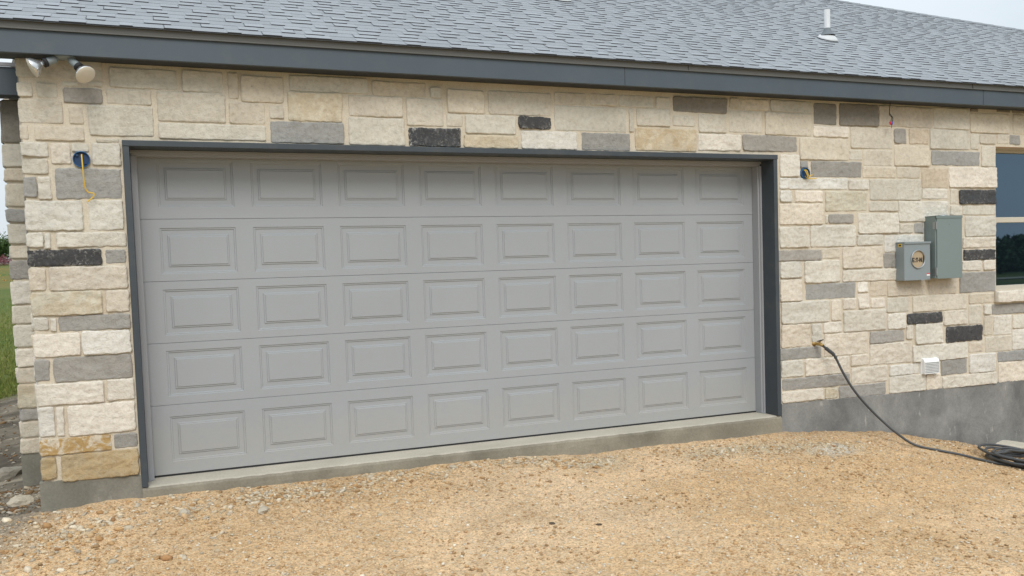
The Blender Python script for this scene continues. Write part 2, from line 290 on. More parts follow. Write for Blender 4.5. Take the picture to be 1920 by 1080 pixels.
class StoneMesh:
    def __init__(s): s.V = []; s.F = []; s.C = []; s.K = []; s.T = []
    def add(s, x0, z0, x1, z1, ty, res=.013, tf=None, seed=None):
        base, rough, fl, st = PAL[ty]
        r = random.Random(seed if seed is not None else int(x0 * 7919 + z0 * 104729))
        w, h = x1 - x0, z1 - z0
        nx = max(2, int(round(w / res))); nz = max(2, int(round(h / res)))
        e = min(.004, w * .2, h * .2) 
        us = [0, 0, e] + [w * i / nx for i in range(1, nx)] + [w - e, w, w]
        vs = [0, 0, e] + [h * i / nz for i in range(1, nz)] + [h - e, h, h]
        k = 1 + r.uniform(-.06, .05); hue = r.uniform(-.04, .03)
        col = (base[0] * k * (1 + hue), base[1] * k, base[2] * k * (1 - hue), 1)
        ff = fl * r.uniform(.6, 1.2); ss = st * r.uniform(.3, 1.3) if st < 1 else 1.0
        proud = r.uniform(0, .010) + (.006 if rough > .006 else 0); ox = r.uniform(-50, 50); b = len(s.V)
        tx, tz = r.uniform(-.012, .012), r.uniform(-.02, .02)
        cr_ = min(.016, w * .18, h * .18); NU, NV = len(us), len(vs)
        for j, v in enumerate(vs):
            for i, u in enumerate(us):
                back = i in (0, NU - 1) or j in (0, NV - 1)
                # wobbly outline
                px, pz = u, v
                dl, dr, db, dt = u, w - u, v, h - v
                wob = .0055 if rough > .005 else .0035
                fx = max(0, 1 - dl / .03) ; gx = max(0, 1 - dr / .03); fz = max(0, 1 - db / .03); gz = max(0, 1 - dt / .03)
                px += (fx - gx) * 0 + fx * wob * (noise.noise((ox, v * 22, 1)) + .7 * noise.noise((ox, v * 60, 5)) + .4 * noise.noise((ox, v * 150, 5))) + gx * wob * (noise.noise((ox, v * 22, 9)) + .7 * noise.noise((ox, v * 60, 7)) + .4 * noise.noise((ox, v * 150, 7)))
                pz += fz * wob * (noise.noise((ox, u * 16, 3)) + .6 * noise.noise((ox, u * 55, 2)) + .45 * noise.noise((ox, u * 150, 2))) + gz * wob * (noise.noise((ox, u * 16, 6)) + .6 * noise.noise((ox, u * 55, 8)) + .45 * noise.noise((ox, u * 150, 8)))
                # rounded corners
                cx_ = cr_ - min(dl, dr); cz_ = cr_ - min(db, dt)
                if cx_ > 0 and cz_ > 0:
                    q = math.hypot(cx_, cz_)
                    if q > cr_:
                        px += (1 if dl < dr else -1) * cx_ * (1 - cr_ / q); pz += (1 if db < dt else -1) * cz_ * (1 - cr_ / q)
                if back: y = -.228
                else:
                    d = min(dl, dr, db, dt)
                    n1 = noise.fractal((px * 11 + ox, pz * 15, ox), .75, 2.1, 5)
                    n2 = noise.noise((px * 34 + ox, pz * 40, 3 + ox))
                    rid = abs(noise.noise((px * 11 + ox, pz * 24, 11 + ox))) + .5 * abs(noise.noise((px * 26 - ox, pz * 48, 2 + ox)))
                    dep = .009 + proud * .8 + rough * (n1 * .55 + n2 * .30 - rid * .75 + .3) + tx * (u / w - .5) + tz * (v / h - .5) * .5
                    dep = max(dep, .0085) - .0045 * math.exp(-d / .002)
                    y = -.238 - max(dep, .0015)
                X, Y, Z = x0 + px, y, z0 + pz
                s.V.append((X, Y, Z) if tf is None else tf(X, Y, Z))
                s.C.append(col); s.K.append(ff * (.28 + 1.3 * math.exp(-max(0, min(dl, dr, db, dt)) / .014))); s.T.append(ss)
        for j in range(NV - 1):
            for i in range(NU - 1):
                a = b + j * NU + i; s.F.append((a, a + 1, a + NU + 1, a + NU))
    def build(s, name, parent):
        F = np.array(s.F, np.int32)
        return mesh_np(name, s.V, F, M['stone'], parent, smooth=True,
                       attrs={'Col': ('FLOAT_COLOR', s.C), 'fleck': ('FLOAT', s.K), 'stain': ('FLOAT', s.T)})
def ashlar(sm, X0, X1, Z0, Z1, seed, res=.04, tf=None, types='cccrrrwwyssggb', holes=()):
    """random coursed stones filling a rectangle; skips rectangles in holes"""
    r = random.Random(seed)
    z = Z0
    while z < Z1 - .03:
        hh = r.choice((.13, .17, .21, .25)); 
        if z + hh > Z1 - .07: hh = Z1 - z
        x = X0
        while x < X1 - .02:
            ww = r.uniform(.16, .52)
            if x + ww > X1 - .12: ww = X1 - x
            def put(a, b, c, d):
                for (hx0, hz0, hx1, hz1) in holes:
                    if a < hx1 and c > hx0 and b < hz1 and d > hz0: return
                if c - a > .04 and d - b > .04: sm.add(a, b, c, d, r.choice(types), res, tf, r.random() * 1e6)
            if hh > .2 and r.random() < .35:
                q = hh * r.uniform(.4, .6); put(x, z, x + ww - .02, z + q - .01); put(x, z + q + .008, x + ww - .02, z + hh - .018)
            else: put(x, z, x + ww - .02, z + hh - .018)
            x += ww
        z += hh
WIN = (7.365, .975, 8.42, 2.322)     # window opening x0,z0,x1,z1
sm = StoneMesh()
for q in STONES.split():
    a, b, c, d, ty = q.split(','); a, b, c, d = [float(v) / 1000 for v in (a, b, c, d)]
    a = max(a, -.752)
    if c > 7.7: c = max(c, 7.76)
    sm.add(a, b, c, d, ty, .0095)
# stones beyond the traced part: over, under and right of the window, then on along the wall
for (a, b, c, d, ty) in ((7.80, 2.34, 8.05, 2.43, 'c'), (8.07, 2.34, 8.42, 2.52, 'w'), (7.84, 2.45, 8.05, 2.66, 'c'), (8.07, 2.54, 8.5, 2.66, 'g'),
                         (7.79, .63, 8.2, .80, 'r'), (8.22, .60, 8.46, .83, 'w'), (7.82, .11, 8.3, .31, 'c'), (7.83, .33, 8.1, .58, 'w'), (8.12, .33, 8.46, .57, 'r')):
    sm.add(a, b, c, d, ty, .02)
ashlar(sm, 8.5, 11.5, .11, 2.66, 5, .03); ashlar(sm, 11.5, 19.3, .11, 2.66, 6, .07)
walls = sm.build('stone_wall', house); part(walls)
mb = MB(); Y0, Y1 = -.2435, -.02        # mortar bed in blocks round the openings
for (a, b, c, d) in ((-.74, -.4, -.192, 2.68), (-.192, 2.207, 4.815, 2.68), (4.815, -.6, WIN[0], 2.68), (WIN[0], WIN[3], WIN[2], 2.68),
                     (WIN[0], -.8, WIN[2], WIN[1]), (WIN[2], -.8, 19.4, 2.68)):
    mb.box(a, c, Y0, Y1, b, d)
part(mb.build('mortar', M['mortar'], house))
# side of the garage and the set-back wing behind the left corner
sm = StoneMesh()
ashlar(sm, -.9, .236, .10, 2.64, 21, .025, tf=lambda X, Y, Z: (-.74 + (Y + .236), -X, Z))
zz = .09
WS = [('b', 2.632, 2.33), ('c', 2.32, 2.16), ('c', 2.15, 2.06), ('c', 2.04, 1.88), ('g', 1.86, 1.77), ('c', 1.755, 1.615), ('c', 1.60, 1.51), ('g', 1.495, 1.36),
      ('w', 1.345, 1.18), ('c', 1.17, 1.04), ('c', 1.03, .875), ('w', .86, .73), ('c', .72, .61), ('y', .60, .43), ('g', .42, .34), ('c', .33, .215), ('c', .205, .10)]
for i, (ty, z1, z0) in enumerate(WS): sm.add(-.985 - .012 * (i % 3 == 1), z0, -.77, z1, ty, .014, tf=lambda X, Y, Z: (X, Y + 1.136, Z))
for i, (ty, z1, z0) in enumerate(WS): sm.add(-1.2, z0, -.92, z1, ty, .03, tf=lambda X, Y, Z: (-.985 + (Y + .236), -X, Z))
ashlar(sm, -7.8, -1.24, .10, 2.55, 33, .09, tf=lambda X, Y, Z: (-.985 + (Y + .236), -X, Z))
part(sm.build('side_wall', house))
mb = MB(); mb.box(-.741, -.5, -.19, 1.0, -.5, 2.68); mb.box(-.98, -.5, .90, 7.8, -.5, 2.62); part(mb.build('side_mortar', M['mortar'], house))
# foundation with a brushed, uneven top edge
def coated(x0, x1, zt, name, mt='coat'):
    n = max(8, int((x1 - x0) / .02)); V = []; F = []
    for i in range(n + 1):
        x = x0 + (x1 - x0) * i / n
        z = zt(x) + .007 * noise.noise((x * 6, 0, 0)) + .006 * noise.noise((x * 25, 3, 0)) + .004 * noise.noise((x * 70, 5, 0))
        yy = -.252 + .003 * noise.noise((x * 4, 9, 0))
        V += [(x, yy, -1.2), (x, yy, z - .004), (x, yy + .004, z), (x, -.20, z + .001)]
    for i in range(n):
        for k in range(3): a = i * 4 + k; F.append((a, a + 4, a + 5, a + 1))
    F += [(0, 1, 2, 3), (n * 4 + 3, n * 4 + 2, n * 4 + 1, n * 4)]
    return part(mesh_np(name, V, F, M[mt], house, smooth=False))
coated(-.765, -.187, lambda x: .098 - .045 * max(0, (x + .4)) / .25 * .6, 'foundation', 'coatl')
coated(4.812, 19.4, lambda x: .088 + .006 * math.sin(x * 1.7), 'foundation')
mb = MB(); mb.box(-1.0, -.6, .885, 1.2, -.8, .09); mb.box(-.75, -.6, -.2, .95, -.8, .085); mb.box(-1.0, -.9, 1.1, 7.9, -.8, .09); part(mb.build('side_foundation', M['coatl'], house))
# garage slab: floor ledge with a worn front edge
V = []; F = []; n = 260
for i in range(n + 1):
    x = -.187 + 5.002 * i / n
    a = .006 * noise.noise((x * 9, 0, 4)) + .004 * noise.noise((x * 40, 0, 9)); cdn = .004 * noise.noise((x * 14, 7, 0))
    V += [(x, .35, .0), (x, -.235 + a, .0 + cdn * .3), (x, -.262 + a, -.006 + cdn), (x, -.272 + a * .6, -.022 + cdn), (x, -.275 + .003 * noise.noise((x * 5, 2, 2)), -.06), (x, -.276, -.9)]
fm = []
for i in range(n):
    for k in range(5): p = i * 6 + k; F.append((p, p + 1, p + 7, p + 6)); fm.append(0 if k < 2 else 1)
F += [tuple(range(6)), tuple(n * 6 + k for k in range(5, -1, -1))]; fm += [1, 1]
part(mesh_np('garage_slab', V, F, None, house, mats=[M['slab'], M['slabface']], fm=fm))

# ---------------------------------------------------------------- garage door
gd = MB().box(-.16, 4.82, .034, .05, .0, 2.2).build('garage_door', M['dark'], house); part(gd)
P_, W_ = .5969, .4821
SEAM = [.012, .481, .898, 1.311, 1.725, 2.19]; TOP = [.4022, .8456, 1.2558, 1.6657, 2.111]; HH = .3062
RINGS = [(0, 0), (.0040, .0050), (.0113, .0050), (.0153, .0100), (.046, .0100), (.0500, .0050), (.0573, .0050), (.0613, 0)]
for si in range(5):
    z0, z1 = SEAM[si] + .0007, SEAM[si + 1] - .0007; zb, zt = TOP[si] - HH, TOP[si]
    V = []; F = []
    def vid(x, y, z): V.append((x, y, z)); return len(V) - 1
    def q4(a, b, c, d): F.append((a, b, c, d))
    xs = [-.16]; 
    for c in range(8): xs += [c * P_, c * P_ + W_]
    xs.append(4.82)
    # flat field between embossed panels
    lower = [vid(x, 0, zb) for x in xs]; upper = [vid(x, 0, zt) for x in xs]
    bot = [vid(x, 0, z0 + .0016) for x in xs]; top = [vid(x, 0, z1 - .0016) for x in xs]
    botb = [vid(x, .0025, z0) for x in xs]; topb = [vid(x, .0025, z1) for x in xs]
    bb = [vid(x, .03, z0) for x in xs]; tb = [vid(x, .03, z1) for x in xs]
    for i in range(len(xs) - 1):
        q4(bot[i], bot[i + 1], lower[i + 1], lower[i]); q4(upper[i], upper[i + 1], top[i + 1], top[i])
        q4(botb[i], botb[i + 1], bot[i + 1], bot[i]); q4(top[i], top[i + 1], topb[i + 1], topb[i])
        q4(bb[i], bb[i + 1], botb[i + 1], botb[i]); q4(topb[i], topb[i + 1], tb[i + 1], tb[i])
        if i % 2 == 0: q4(lower[i], lower[i + 1], upper[i + 1], upper[i])
        else:
            prev = [lower[i], lower[i + 1], upper[i + 1], upper[i]]
            for (ins, dep) in RINGS[1:]:
                cur = [vid(xs[i] + ins, dep, zb + ins), vid(xs[i + 1] - ins, dep, zb + ins), vid(xs[i + 1] - ins, dep, zt - ins), vid(xs[i] + ins, dep, zt - ins)]
                for k in range(4): q4(prev[k], prev[(k + 1) % 4], cur[(k + 1) % 4], cur[k])
                prev = cur
            F.append(tuple(prev))
    sec = mesh_np('door_section', V, F, M['door'], gd)
MB().box(-.115, 4.77, .002, .03, .0005, .0135).build('weather_seal', M['rubber'], gd)
# pale weather stop round the door, then the dark timber frame
ds = MB(); ds.box(-.1515, -.1155, -.085, -.0015, .001, 2.130, bev=.003); ds.box(-.1515, -.136, -.105, -.0855, .001, 2.130, bev=.002)
ds.box(4.7475, 4.7745, -.085, -.0015, .001, 2.130, bev=.003); ds.box(4.760, 4.7745, -.105, -.0855, .001, 2.130, bev=.002)
ds.box(-.1515, 4.7745, -.085, -.0015, 2.1305, 2.1655, bev=.003); ds.box(-.1515, 4.7745, -.105, -.0855, 2.146, 2.1655, bev=.002)
df = MB(); df.box(-.190, -.152, -.272, .05, .0005, 2.166, bev=.003); df.box(4.775, 4.8135, -.272, -.041, .0005, 2.166, bev=.003); df.box(4.819, 4.83, -.05, .05, .0005, 2.166)
df.box(-.192, 4.816, -.276, .05, 2.1665, 2.204, bev=.003)
fr = df.build('door_frame', M['frame'], house); part(fr)
dso = ds.build('door_stop', M['stop'], fr)
MB().box(4.8145, 4.828, -.258, -.22, -.02, .10).build('flashing', M['frame'], fr)

# ---------------------------------------------------------------- eaves, roof
mb = MB(); mb.box(-.97, 19.6, -.425, -.395, 2.675, 2.835, bev=.003); fa = mb.build('fascia', M['navy'], house); part(fa)
for xj in (7.0,): MB().box(xj, xj + .003, -.4262, -.4245, 2.678, 2.833).build('butt_joint', M['dark'], fa)
MB().box(3.30, 3.303, -.4262, -.4245, 2.678, 2.833).build('butt_joint', M['dark'], fa)
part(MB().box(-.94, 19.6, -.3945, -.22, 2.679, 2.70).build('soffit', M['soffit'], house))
PH = math.atan(.5); CP, SP = math.cos(PH), math.sin(PH); EY, EZ = -.455, 2.8605
RY = 6.2                                              # ridge
def rp(x, s, n=0.0): return (x, EY + s * CP - n * SP, EZ + s * SP + n * CP)
SL = (RY - EY) / CP
def hipx(s): return 8.838 - ((EY + s * CP) - 3.645) * 2.68
dm = MB()                                              # metal drip edge under the shingles
dm.add([(-.98, -.436, 2.862), (19.7, -.436, 2.862), (19.7, -.432, 2.822), (-.98, -.432, 2.822), (-.98, -.441, 2.815), (19.7, -.441, 2.815), (-.98, -.441, 2.811), (19.7, -.441, 2.811), (-.98, -.427, 2.811), (19.7, -.427, 2.811)],
       [(0, 1, 2, 3), (3, 2, 5, 4), (4, 5, 7, 6), (6, 7, 9, 8)])
dm.box(-.98, 19.7, -.430, -.39, 2.836, 2.860)
roof = None
V = []; F = []; C = []; fm = []
def addq(vs, col, m=0):
    b = len(V); V.extend(vs); C.extend([(*col, 1)] * len(vs)); F.append((b, b + 1, b + 2, b + 3)); fm.append(m)
EXPO = .1075; rows = int(SL / EXPO) + 1; rr = random.Random(3)
for r in range(rows):
    s0 = r * EXPO; s1 = min(s0 + EXPO + .012, SL); xe = hipx(s0 + EXPO * .5)
    x = -.98 - rr.uniform(0, .3); hi = rr.random() < .5; lim = 14 if r < 30 else 19
    nextjoint = x + rr.uniform(.1, .9)
    while x < xe:
        wseg = rr.uniform(.06, .22) if not hi else rr.uniform(.07, .17); xb = min(x + wseg, xe); xa = max(x, -.98)
        if xb > xa + .004:
            t = .0072 if hi else .0024
            k = rr.uniform(.95, 1.05) * (1.04 if hi else .95); col = (.262 * k, .280 * k, .300 * k)
            j = rr.uniform(-.0008, .0008)
            A, B, C_, D = rp(xa, s0 + j, t), rp(xb, s0 + j, t), rp(xb, s1, .001), rp(xa, s1, .001)
            addq([A, B, C_, D], col)
            addq([rp(xa, s0 + j, -.004), rp(xb, s0 + j, -.004), B, A], (.03, .03, .035), 1)
            if hi:
                addq([rp(xa, s0 + j, 0), A, D, rp(xa, s1, 0)], col, 0); addq([B, rp(xb, s0 + j, 0), rp(xb, s1, 0), C_], col, 0)
            if x > nextjoint:
                addq([rp(xa, s0, t + .0006), rp(xa + .0035, s0, t + .0006), rp(xa + .0035, s1 - .014, .0022 + t * .12), rp(xa, s1 - .014, .0022 + t * .12)], (.03, .03, .035), 1); nextjoint = x + rr.uniform(.35, .8)
        x = xb; hi = not hi
# the two hidden slopes and the hip end
hr = hipx(SL); he = hipx(0)
roof_o = mesh_np('roof', V, np.array(F, np.int32), None, house, mats=[M['shingle'], M['butt']], fm=fm, attrs={'Col': ('FLOAT_COLOR', C)}); part(roof_o)
rz = EZ + SL * SP; BY = 2 * RY - EY
V = [(-.98, RY, rz), (hr, RY, rz), (he, BY, EZ), (-.98, BY, EZ), (he, EY, EZ), (-.98, EY, EZ - .006), (he, EY, EZ - .006), (hr, RY, rz - .006), (-.98, RY, rz - .006)]
zq = lambda y: EZ + (y - EY) * .5 - .004
V += [(-1.3, .70, zq(.70)), (-.975, .70, zq(.70)), (-.975, RY, zq(RY)), (-1.3, RY, zq(RY)), (-1.3, BY, EZ), (-.975, BY, EZ)]
F = [(0, 1, 2, 3), (1, 4, 2), (5, 6, 7, 8), (9, 10, 11, 12), (12, 11, 14, 13)]
o = mesh_np('far_slopes', V, F, M['shingle'], roof_o, attrs={'Col': ('FLOAT_COLOR', [(.235, .252, .272, 1)] * len(V))})
# ridge caps along the hip
V = []; F = []; C = []
a0, a1 = Vector((he, EY, EZ)), Vector((hr, RY, rz)); Lh = (a1 - a0).length; u_ = (a1 - a0) / Lh; nn = int(Lh / .16)
side = Vector((u_.y, -u_.x, 0)).normalized()
for i in range(nn):
    p = a0 + u_ * (i * .16); q = a0 + u_ * (i * .16 + .19); k = rr.uniform(.8, 1.02); col = (.235 * k, .252 * k, .272 * k, 1); b = len(V)
    up = Vector((0, 0, .022)); dn = Vector((0, 0, -.018))
    fz = lambda g, e_: Vector((g.x - side.x * .14, g.y - side.y * .14, EZ + (g.y - side.y * .14 - EY) * .5 + e_)); V += [fz(p, .009), p + up * .6, p + side * .13 + dn * 4, fz(q, .004), q + up * .35, q + side * .13 + dn * 4.3]
    F += [(b, b + 1, b + 4, b + 3), (b + 1, b + 2, b + 5, b + 4)]; C += [col] * 6
mesh_np('hip_cap', V, F, M['shingle'], roof_o, attrs={'Col': ('FLOAT_COLOR', C)})
dm.build('drip_edge', M['drip'], roof_o)
for xj in (3.86, 6.86): MB().box(xj, xj + .004, -.4418, -.4335, 2.811, 2.860).build('drip_edge_lap', M['drip'], roof_o)
# gable end and rake boards on the left side (just out of frame)
def rake(name, X, ya, yb):
    za, zb_ = EZ + (ya - EY) * .5 - .012, EZ + (yb - EY) * .5 - .012; v = [(x, y, z) for x in (X, X + .03) for (y, z) in ((ya, za), (yb, zb_), (yb, zb_ - .19), (ya, za - .19))]
    return part(MB().add(v, [(0, 1, 2, 3), (7, 6, 5, 4), (0, 4, 5, 1), (1, 5, 6, 2), (2, 6, 7, 3), (3, 7, 4, 0)]).build(name, M['navy'], house))
rake('rake_board', -.975, -.39, .72); rake('rake_board', -1.30, .765, RY)
zr_ = EZ + (RY - EY) * .5 - .012
part(MB().add([(x, y, z) for x in (-1.30, -1.27) for (y, z) in ((RY, zr_), (BY, EZ), (BY, EZ - .19), (RY, zr_ - .19))], [(0, 1, 2, 3), (7, 6, 5, 4), (0, 4, 5, 1), (2, 6, 7, 3)]).build('rake_board', M['navy'], house))
part(MB().add([(x, y, z) for x in (-.99, -.95) for (y, z) in ((.95, 2.6), (11.6, 2.6), (RY, 5.95))], [(0, 1, 2), (5, 4, 3), (0, 3, 4, 1), (1, 4, 5, 2), (2, 5, 3, 0)]).build('gable', M['mortar'], house))
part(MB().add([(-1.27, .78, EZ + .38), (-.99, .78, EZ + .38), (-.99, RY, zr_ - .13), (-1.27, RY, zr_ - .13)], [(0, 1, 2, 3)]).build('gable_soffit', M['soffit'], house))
part(MB().box(-.98, -.5, 7.8, 11.6, -.5, 2.62).build('rear_wall', M['mortar'], house))
# wing eave seen past the left corner
mb = MB(); mb.box(-1.3, -.78, .73, .76, 2.637, 2.83, bev=.003); mb.box(-1.3, -.78, .76, .93, 2.645, 2.66); part(mb.build('wing_fascia', M['navy'], house))
part(MB().box(-1.32, -.77, .712, .735, 2.832, 2.856).build('wing_drip_edge', M['stop'], house))

# ---------------------------------------------------------------- window
def m_glass():
    m = bpy.data.materials.new('coated_glass'); m.use_nodes = True; t = m.node_tree; t.nodes.clear()
    o = t.nodes.new('ShaderNodeOutputMaterial'); d = t.nodes.new('ShaderNodeBsdfDiffuse'); g = t.nodes.new('ShaderNodeBsdfGlossy'); x = t.nodes.new('ShaderNodeMixShader')
    d.inputs[0].default_value = (.006, .010, .014, 1); g.inputs[0].default_value = (.42, .60, .78, 1); g.inputs['Roughness'].default_value = .015
    f = t.nodes.new('ShaderNodeFresnel'); f.inputs[0].default_value = 1.75; t.links.new(f.outputs[0], x.inputs[0])
    ma = t.nodes.new('ShaderNodeMath'); ma.operation = 'ADD'; ma.inputs[1].default_value = .13; t.links.new(f.outputs[0], ma.inputs[0]); t.links.new(ma.outputs[0], x.inputs[0])
    t.links.new(d.outputs[0], x.inputs[1]); t.links.new(g.outputs[0], x.inputs[2]); t.links.new(x.outputs[0], o.inputs[0]); return m
x0, zA, x1, zB = WIN
f = MB(); f.box(x0, x1, -.14, -.06, 2.292, 2.335, bev=.004); f.box(x0, x0 + .045, -.14, -.06, 1.01, 2.291, bev=.004); f.box(x1 - .045, x1, -.14, -.06, 1.01, 2.291, bev=.004)
f.box(x0 + .0455, x1 - .0455, -.135, -.07, 1.619, 1.671, bev=.004); f.box(x0, x1, -.15, -.06, .965, 1.0085, bev=.004)
wn = f.build('window', M['vinyl'], house); part(wn)
gl = m_glass()
for (a, b) in ((1.0095, 1.618), (1.672, 2.291)): MB().box(x0 + .046, x1 - .046, -.105, -.099, a, b).build('pane', gl, wn)
MB().box(x0 + .046, x1 - .046, -.06, -.055, 1.01, 2.29).build('dark_room', M['dark'], wn)
ss = StoneMesh(); ss.add(7.335, .853, 8.47, .962, 'w', .014, tf=lambda X, Y, Z: (X, Y - .035, Z)); so = ss.build('sill', wn)
MB().box(7.338, 8.467, -.268, -.15, .857, .9615).build('sill_core', M['mortar'], wn)
MB().box(x0 - .01, x1 + .01, -.244, -.10, 2.3225, 2.333).build('lintel', mat('rusty_steel', (.20, .11, .05), .8), wn)
# ---------------------------------------------------------------- ground
CP_ = [(-6, -.16), (-2, -.13), (-.76, -.09), (-.275, -.062), (.04, -.072), (.44, -.08), (.9, -.093), (1.375, -.085), (1.93, -.074), (2.41, -.082), (2.94, -.130), (3.43, -.126), (3.96, -.136),
       (4.8, -.142), (5.26, -.181), (5.95, -.259), (6.24, -.322), (6.8, -.434), (7.13, -.526), (7.7, -.561), (9, -.60), (25, -.6)]
cxs = np.array([c[0] for c in CP_]); czs = np.array([c[1] for c in CP_])
def gz(x, y):
    x = np.asarray(x, float); y = np.asarray(y, float)
    far = -.28 - .05 * np.clip(x - 2.2, 0, 6); near = np.interp(x, cxs, czs)
    d = np.clip(-.27 - y, 0, None); k = np.exp(-(d / .95) ** 1.3)
    z = far + (near - far) * k
    lf = np.clip((-x - .9) / 1.5, 0, 1) * np.clip((y + 1.5) / 2, 0, 1)
    z = z * (1 - lf) + (-.17 - .02 * np.clip(y, 0, 9)) * lf
    rise = np.clip(y - 9, 0, None); rise = np.where(rise < 160, rise, 160)
    z = z + rise * .0343 * np.clip(rise / 12, 0, 1) 
    return z
def fbm(x, y, sc, oct=4, seed=0):
    """cheap value noise in numpy"""
    t = np.zeros_like(x); a = 1; tot = 0
    for o in range(oct):
        f = sc * 2 ** o; X = x * f + seed * 13.7 + o * 31.1; Y = y * f + seed * 7.3 + o * 17.9
        xi = np.floor(X).astype(np.int64); yi = np.floor(Y).astype(np.int64); fx = X - xi; fy = Y - yi
        fx = fx * fx * (3 - 2 * fx); fy = fy * fy * (3 - 2 * fy)
        def h(i, j):
            n = (i * 374761393 + j * 668265263 + (o + seed * 7) * 974634777) & 0x7fffffff
            n = ((n ^ (n >> 13)) * 1274126177) & 0x7fffffff
            return ((n ^ (n >> 16)) & 0xffff) / 65535.0
        v = h(xi, yi) * (1 - fx) * (1 - fy) + h(xi + 1, yi) * fx * (1 - fy) + h(xi, yi + 1) * (1 - fx) * fy + h(xi + 1, yi + 1) * fx * fy
        t += v * a; tot += a; a *= .5
    return t / tot
def nonuni(segs):
    o = []
    for a, b, st in segs: o += list(np.arange(a, b - 1e-6, st))
    o.append(segs[-1][1]); return np.array(o)
def sheet(name, xs, ys, zf, matl, colf, kind='structure'):
    X, Y = np.meshgrid(xs, ys); Z = zf(X, Y); nx, ny = len(xs), len(ys)
    V = np.stack([X, Y, Z], -1).reshape(-1, 3)
    I = np.arange(nx * ny).reshape(ny, nx); F = np.stack([I[:-1, :-1], I[:-1, 1:], I[1:, 1:], I[1:, :-1]], -1).reshape(-1, 4)
    C = colf(X, Y).reshape(-1, 3); C = np.concatenate([C, np.ones((len(C), 1))], 1)
    o = mesh_np(name, V, F, matl, None, smooth=True, attrs={'Col': ('FLOAT_COLOR', C)}); tag(o, kind=kind); return o
def mixc(a, b, f): f = np.clip(f, 0, 1)[..., None]; return np.asarray(a) * (1 - f) + np.asarray(b) * f
OR = np.array((.54, .365, .200)); PALE = np.array((.44, .36, .24)); GREY = np.array((.215, .185, .145)); DUST = np.array((.47, .44, .38))
def dirtmask(x, y):          # 1 in the muddy strip left of the corner
    return np.clip((-.55 - x + .38 * (-y - .2) * 0 - .35 * np.clip(-y - .3, 0, 3) + .3 * (fbm(x, y, 1.3, 4, 3) - .5)) / .35, 0, 1)
def palemask(x, y):
    d = -.27 - y + .25 * (fbm(x, y, 1.1, 3, 8) - .5)
    band = np.exp(-((d - .10 - .16 * np.clip(1.3 - x, 0, 2.3) - .10 * np.clip(x - 1.8, 0, 3)) / .125) ** 2) * np.clip((fbm(x, y, 2.2, 4, 5) - .34) * 3.2, 0, 1)
    return band * np.clip((7.2 - x) / 1, 0, 1)
def drivecol(x, y):
    c = mixc(OR, OR * np.array((1.14, 1.22, 1.4)), (fbm(x, y, .9, 5, 1) - .35) * 2)
    c = mixc(c, OR * .82, (fbm(x, y, 3, 4, 21) - .55) * 2)
    c = mixc(c, PALE, palemask(x, y) * .8)
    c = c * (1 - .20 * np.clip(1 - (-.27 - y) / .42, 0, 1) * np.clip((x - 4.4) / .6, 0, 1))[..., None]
    dd = ((x - 4.98 - .5 * (y + .72)) / .26) ** 2 + ((y + .72) / .13) ** 2 + 1.2 * (fbm(x, y, 7, 4, 9) - .5)
    c = mixc(c, DUST, np.clip(1.25 - dd, 0, 1) * .85)
    c = mixc(c, GREY, dirtmask(x, y) * .9)
    return c
def drivez(x, y):
    z = gz(x, y) + .004
    z = z + .030 * (fbm(x, y, .8, 4, 2) - .5) + .018 * (fbm(x, y, 4, 4, 4) - .5) + .020 * (fbm(x, y, 16, 4, 6) - .5)
    return z
xs = nonuni([(-7, -1.6, .06), (-1.6, 8.4, .022), (8.4, 13, .08)]); ys = nonuni([(-11, -4.2, .09), (-4.2, -.22, .022)])
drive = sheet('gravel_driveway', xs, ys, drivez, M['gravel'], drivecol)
def gndcol(x, y):
    g1 = np.array((.075, .105, .022)); g2 = np.array((.125, .125, .035)); mud = np.array((.17, .145, .11)); dark = np.array((.085, .072, .055))
    c = mixc(g1, g2, (fbm(x, y, .25, 4, 30) - .35) * 2.6)
    c = mixc(c, np.array((.17, .12, .035)), np.clip((fbm(x, y, .3, 3, 31) - .45) * 4, 0, 1) * np.clip((y - 40) / 30, 0, 1) * .7)
    m = np.clip((10.5 - y + 5 * (fbm(x, y, .5, 4, 33) - .5)) / 3.5, 0, 1) * np.clip((y + 30) / 8, 0, 1) * np.clip((16 - x) / 3, 0, 1) * np.clip((x + 12) / 3, 0, 1)
    m = m * np.clip((y + 12) / 2, 0, 1)
    mm = mixc(mud, dark, (fbm(x, y, 2.5, 4, 35) - .42) * 4); mm = mixc(mm, np.array((.33, .29, .22)), np.clip((fbm(x, y, 5, 4, 36) - .6) * 5, 0, 1) * .7)
    return mixc(c, mm, m)
def gndz(x, y):
    return gz(x, y) - .035 + .03 * (fbm(x, y, 1.5, 4, 40) - .5) * np.clip((y + .5), 0, 1) - .4 * ((x > -.6) & (y > .1) & (x < 19) & (y < 12)) 
gx = nonuni([(-900, -100, 50), (-100, -20, 5), (-20, -4, .5), (-4, -.5, .05), (-.5, 14, 1), (14, 100, 5), (100, 900, 50)])
gy = nonuni([(-900, -100, 50), (-100, -12, 4), (-12, -1, .5), (-1, 6, .05), (6, 16, .2), (16, 60, 1.5), (60, 200, 5), (200, 900, 50)])
ground = sheet('ground', gx, gy, gndz, m_attr('field_soil', sc=9, lo=.7, hi=1.25, bump=.02), gndcol)
rd = sheet('road', np.linspace(20, 160, 60), np.linspace(-46, -42.5, 3), lambda x, y: gz(x, y) + .02 + 0 * x, m_attr('road_gravel', sc=4), lambda x, y: np.ones(x.shape + (3,)) * np.array((.36, .31, .22)))

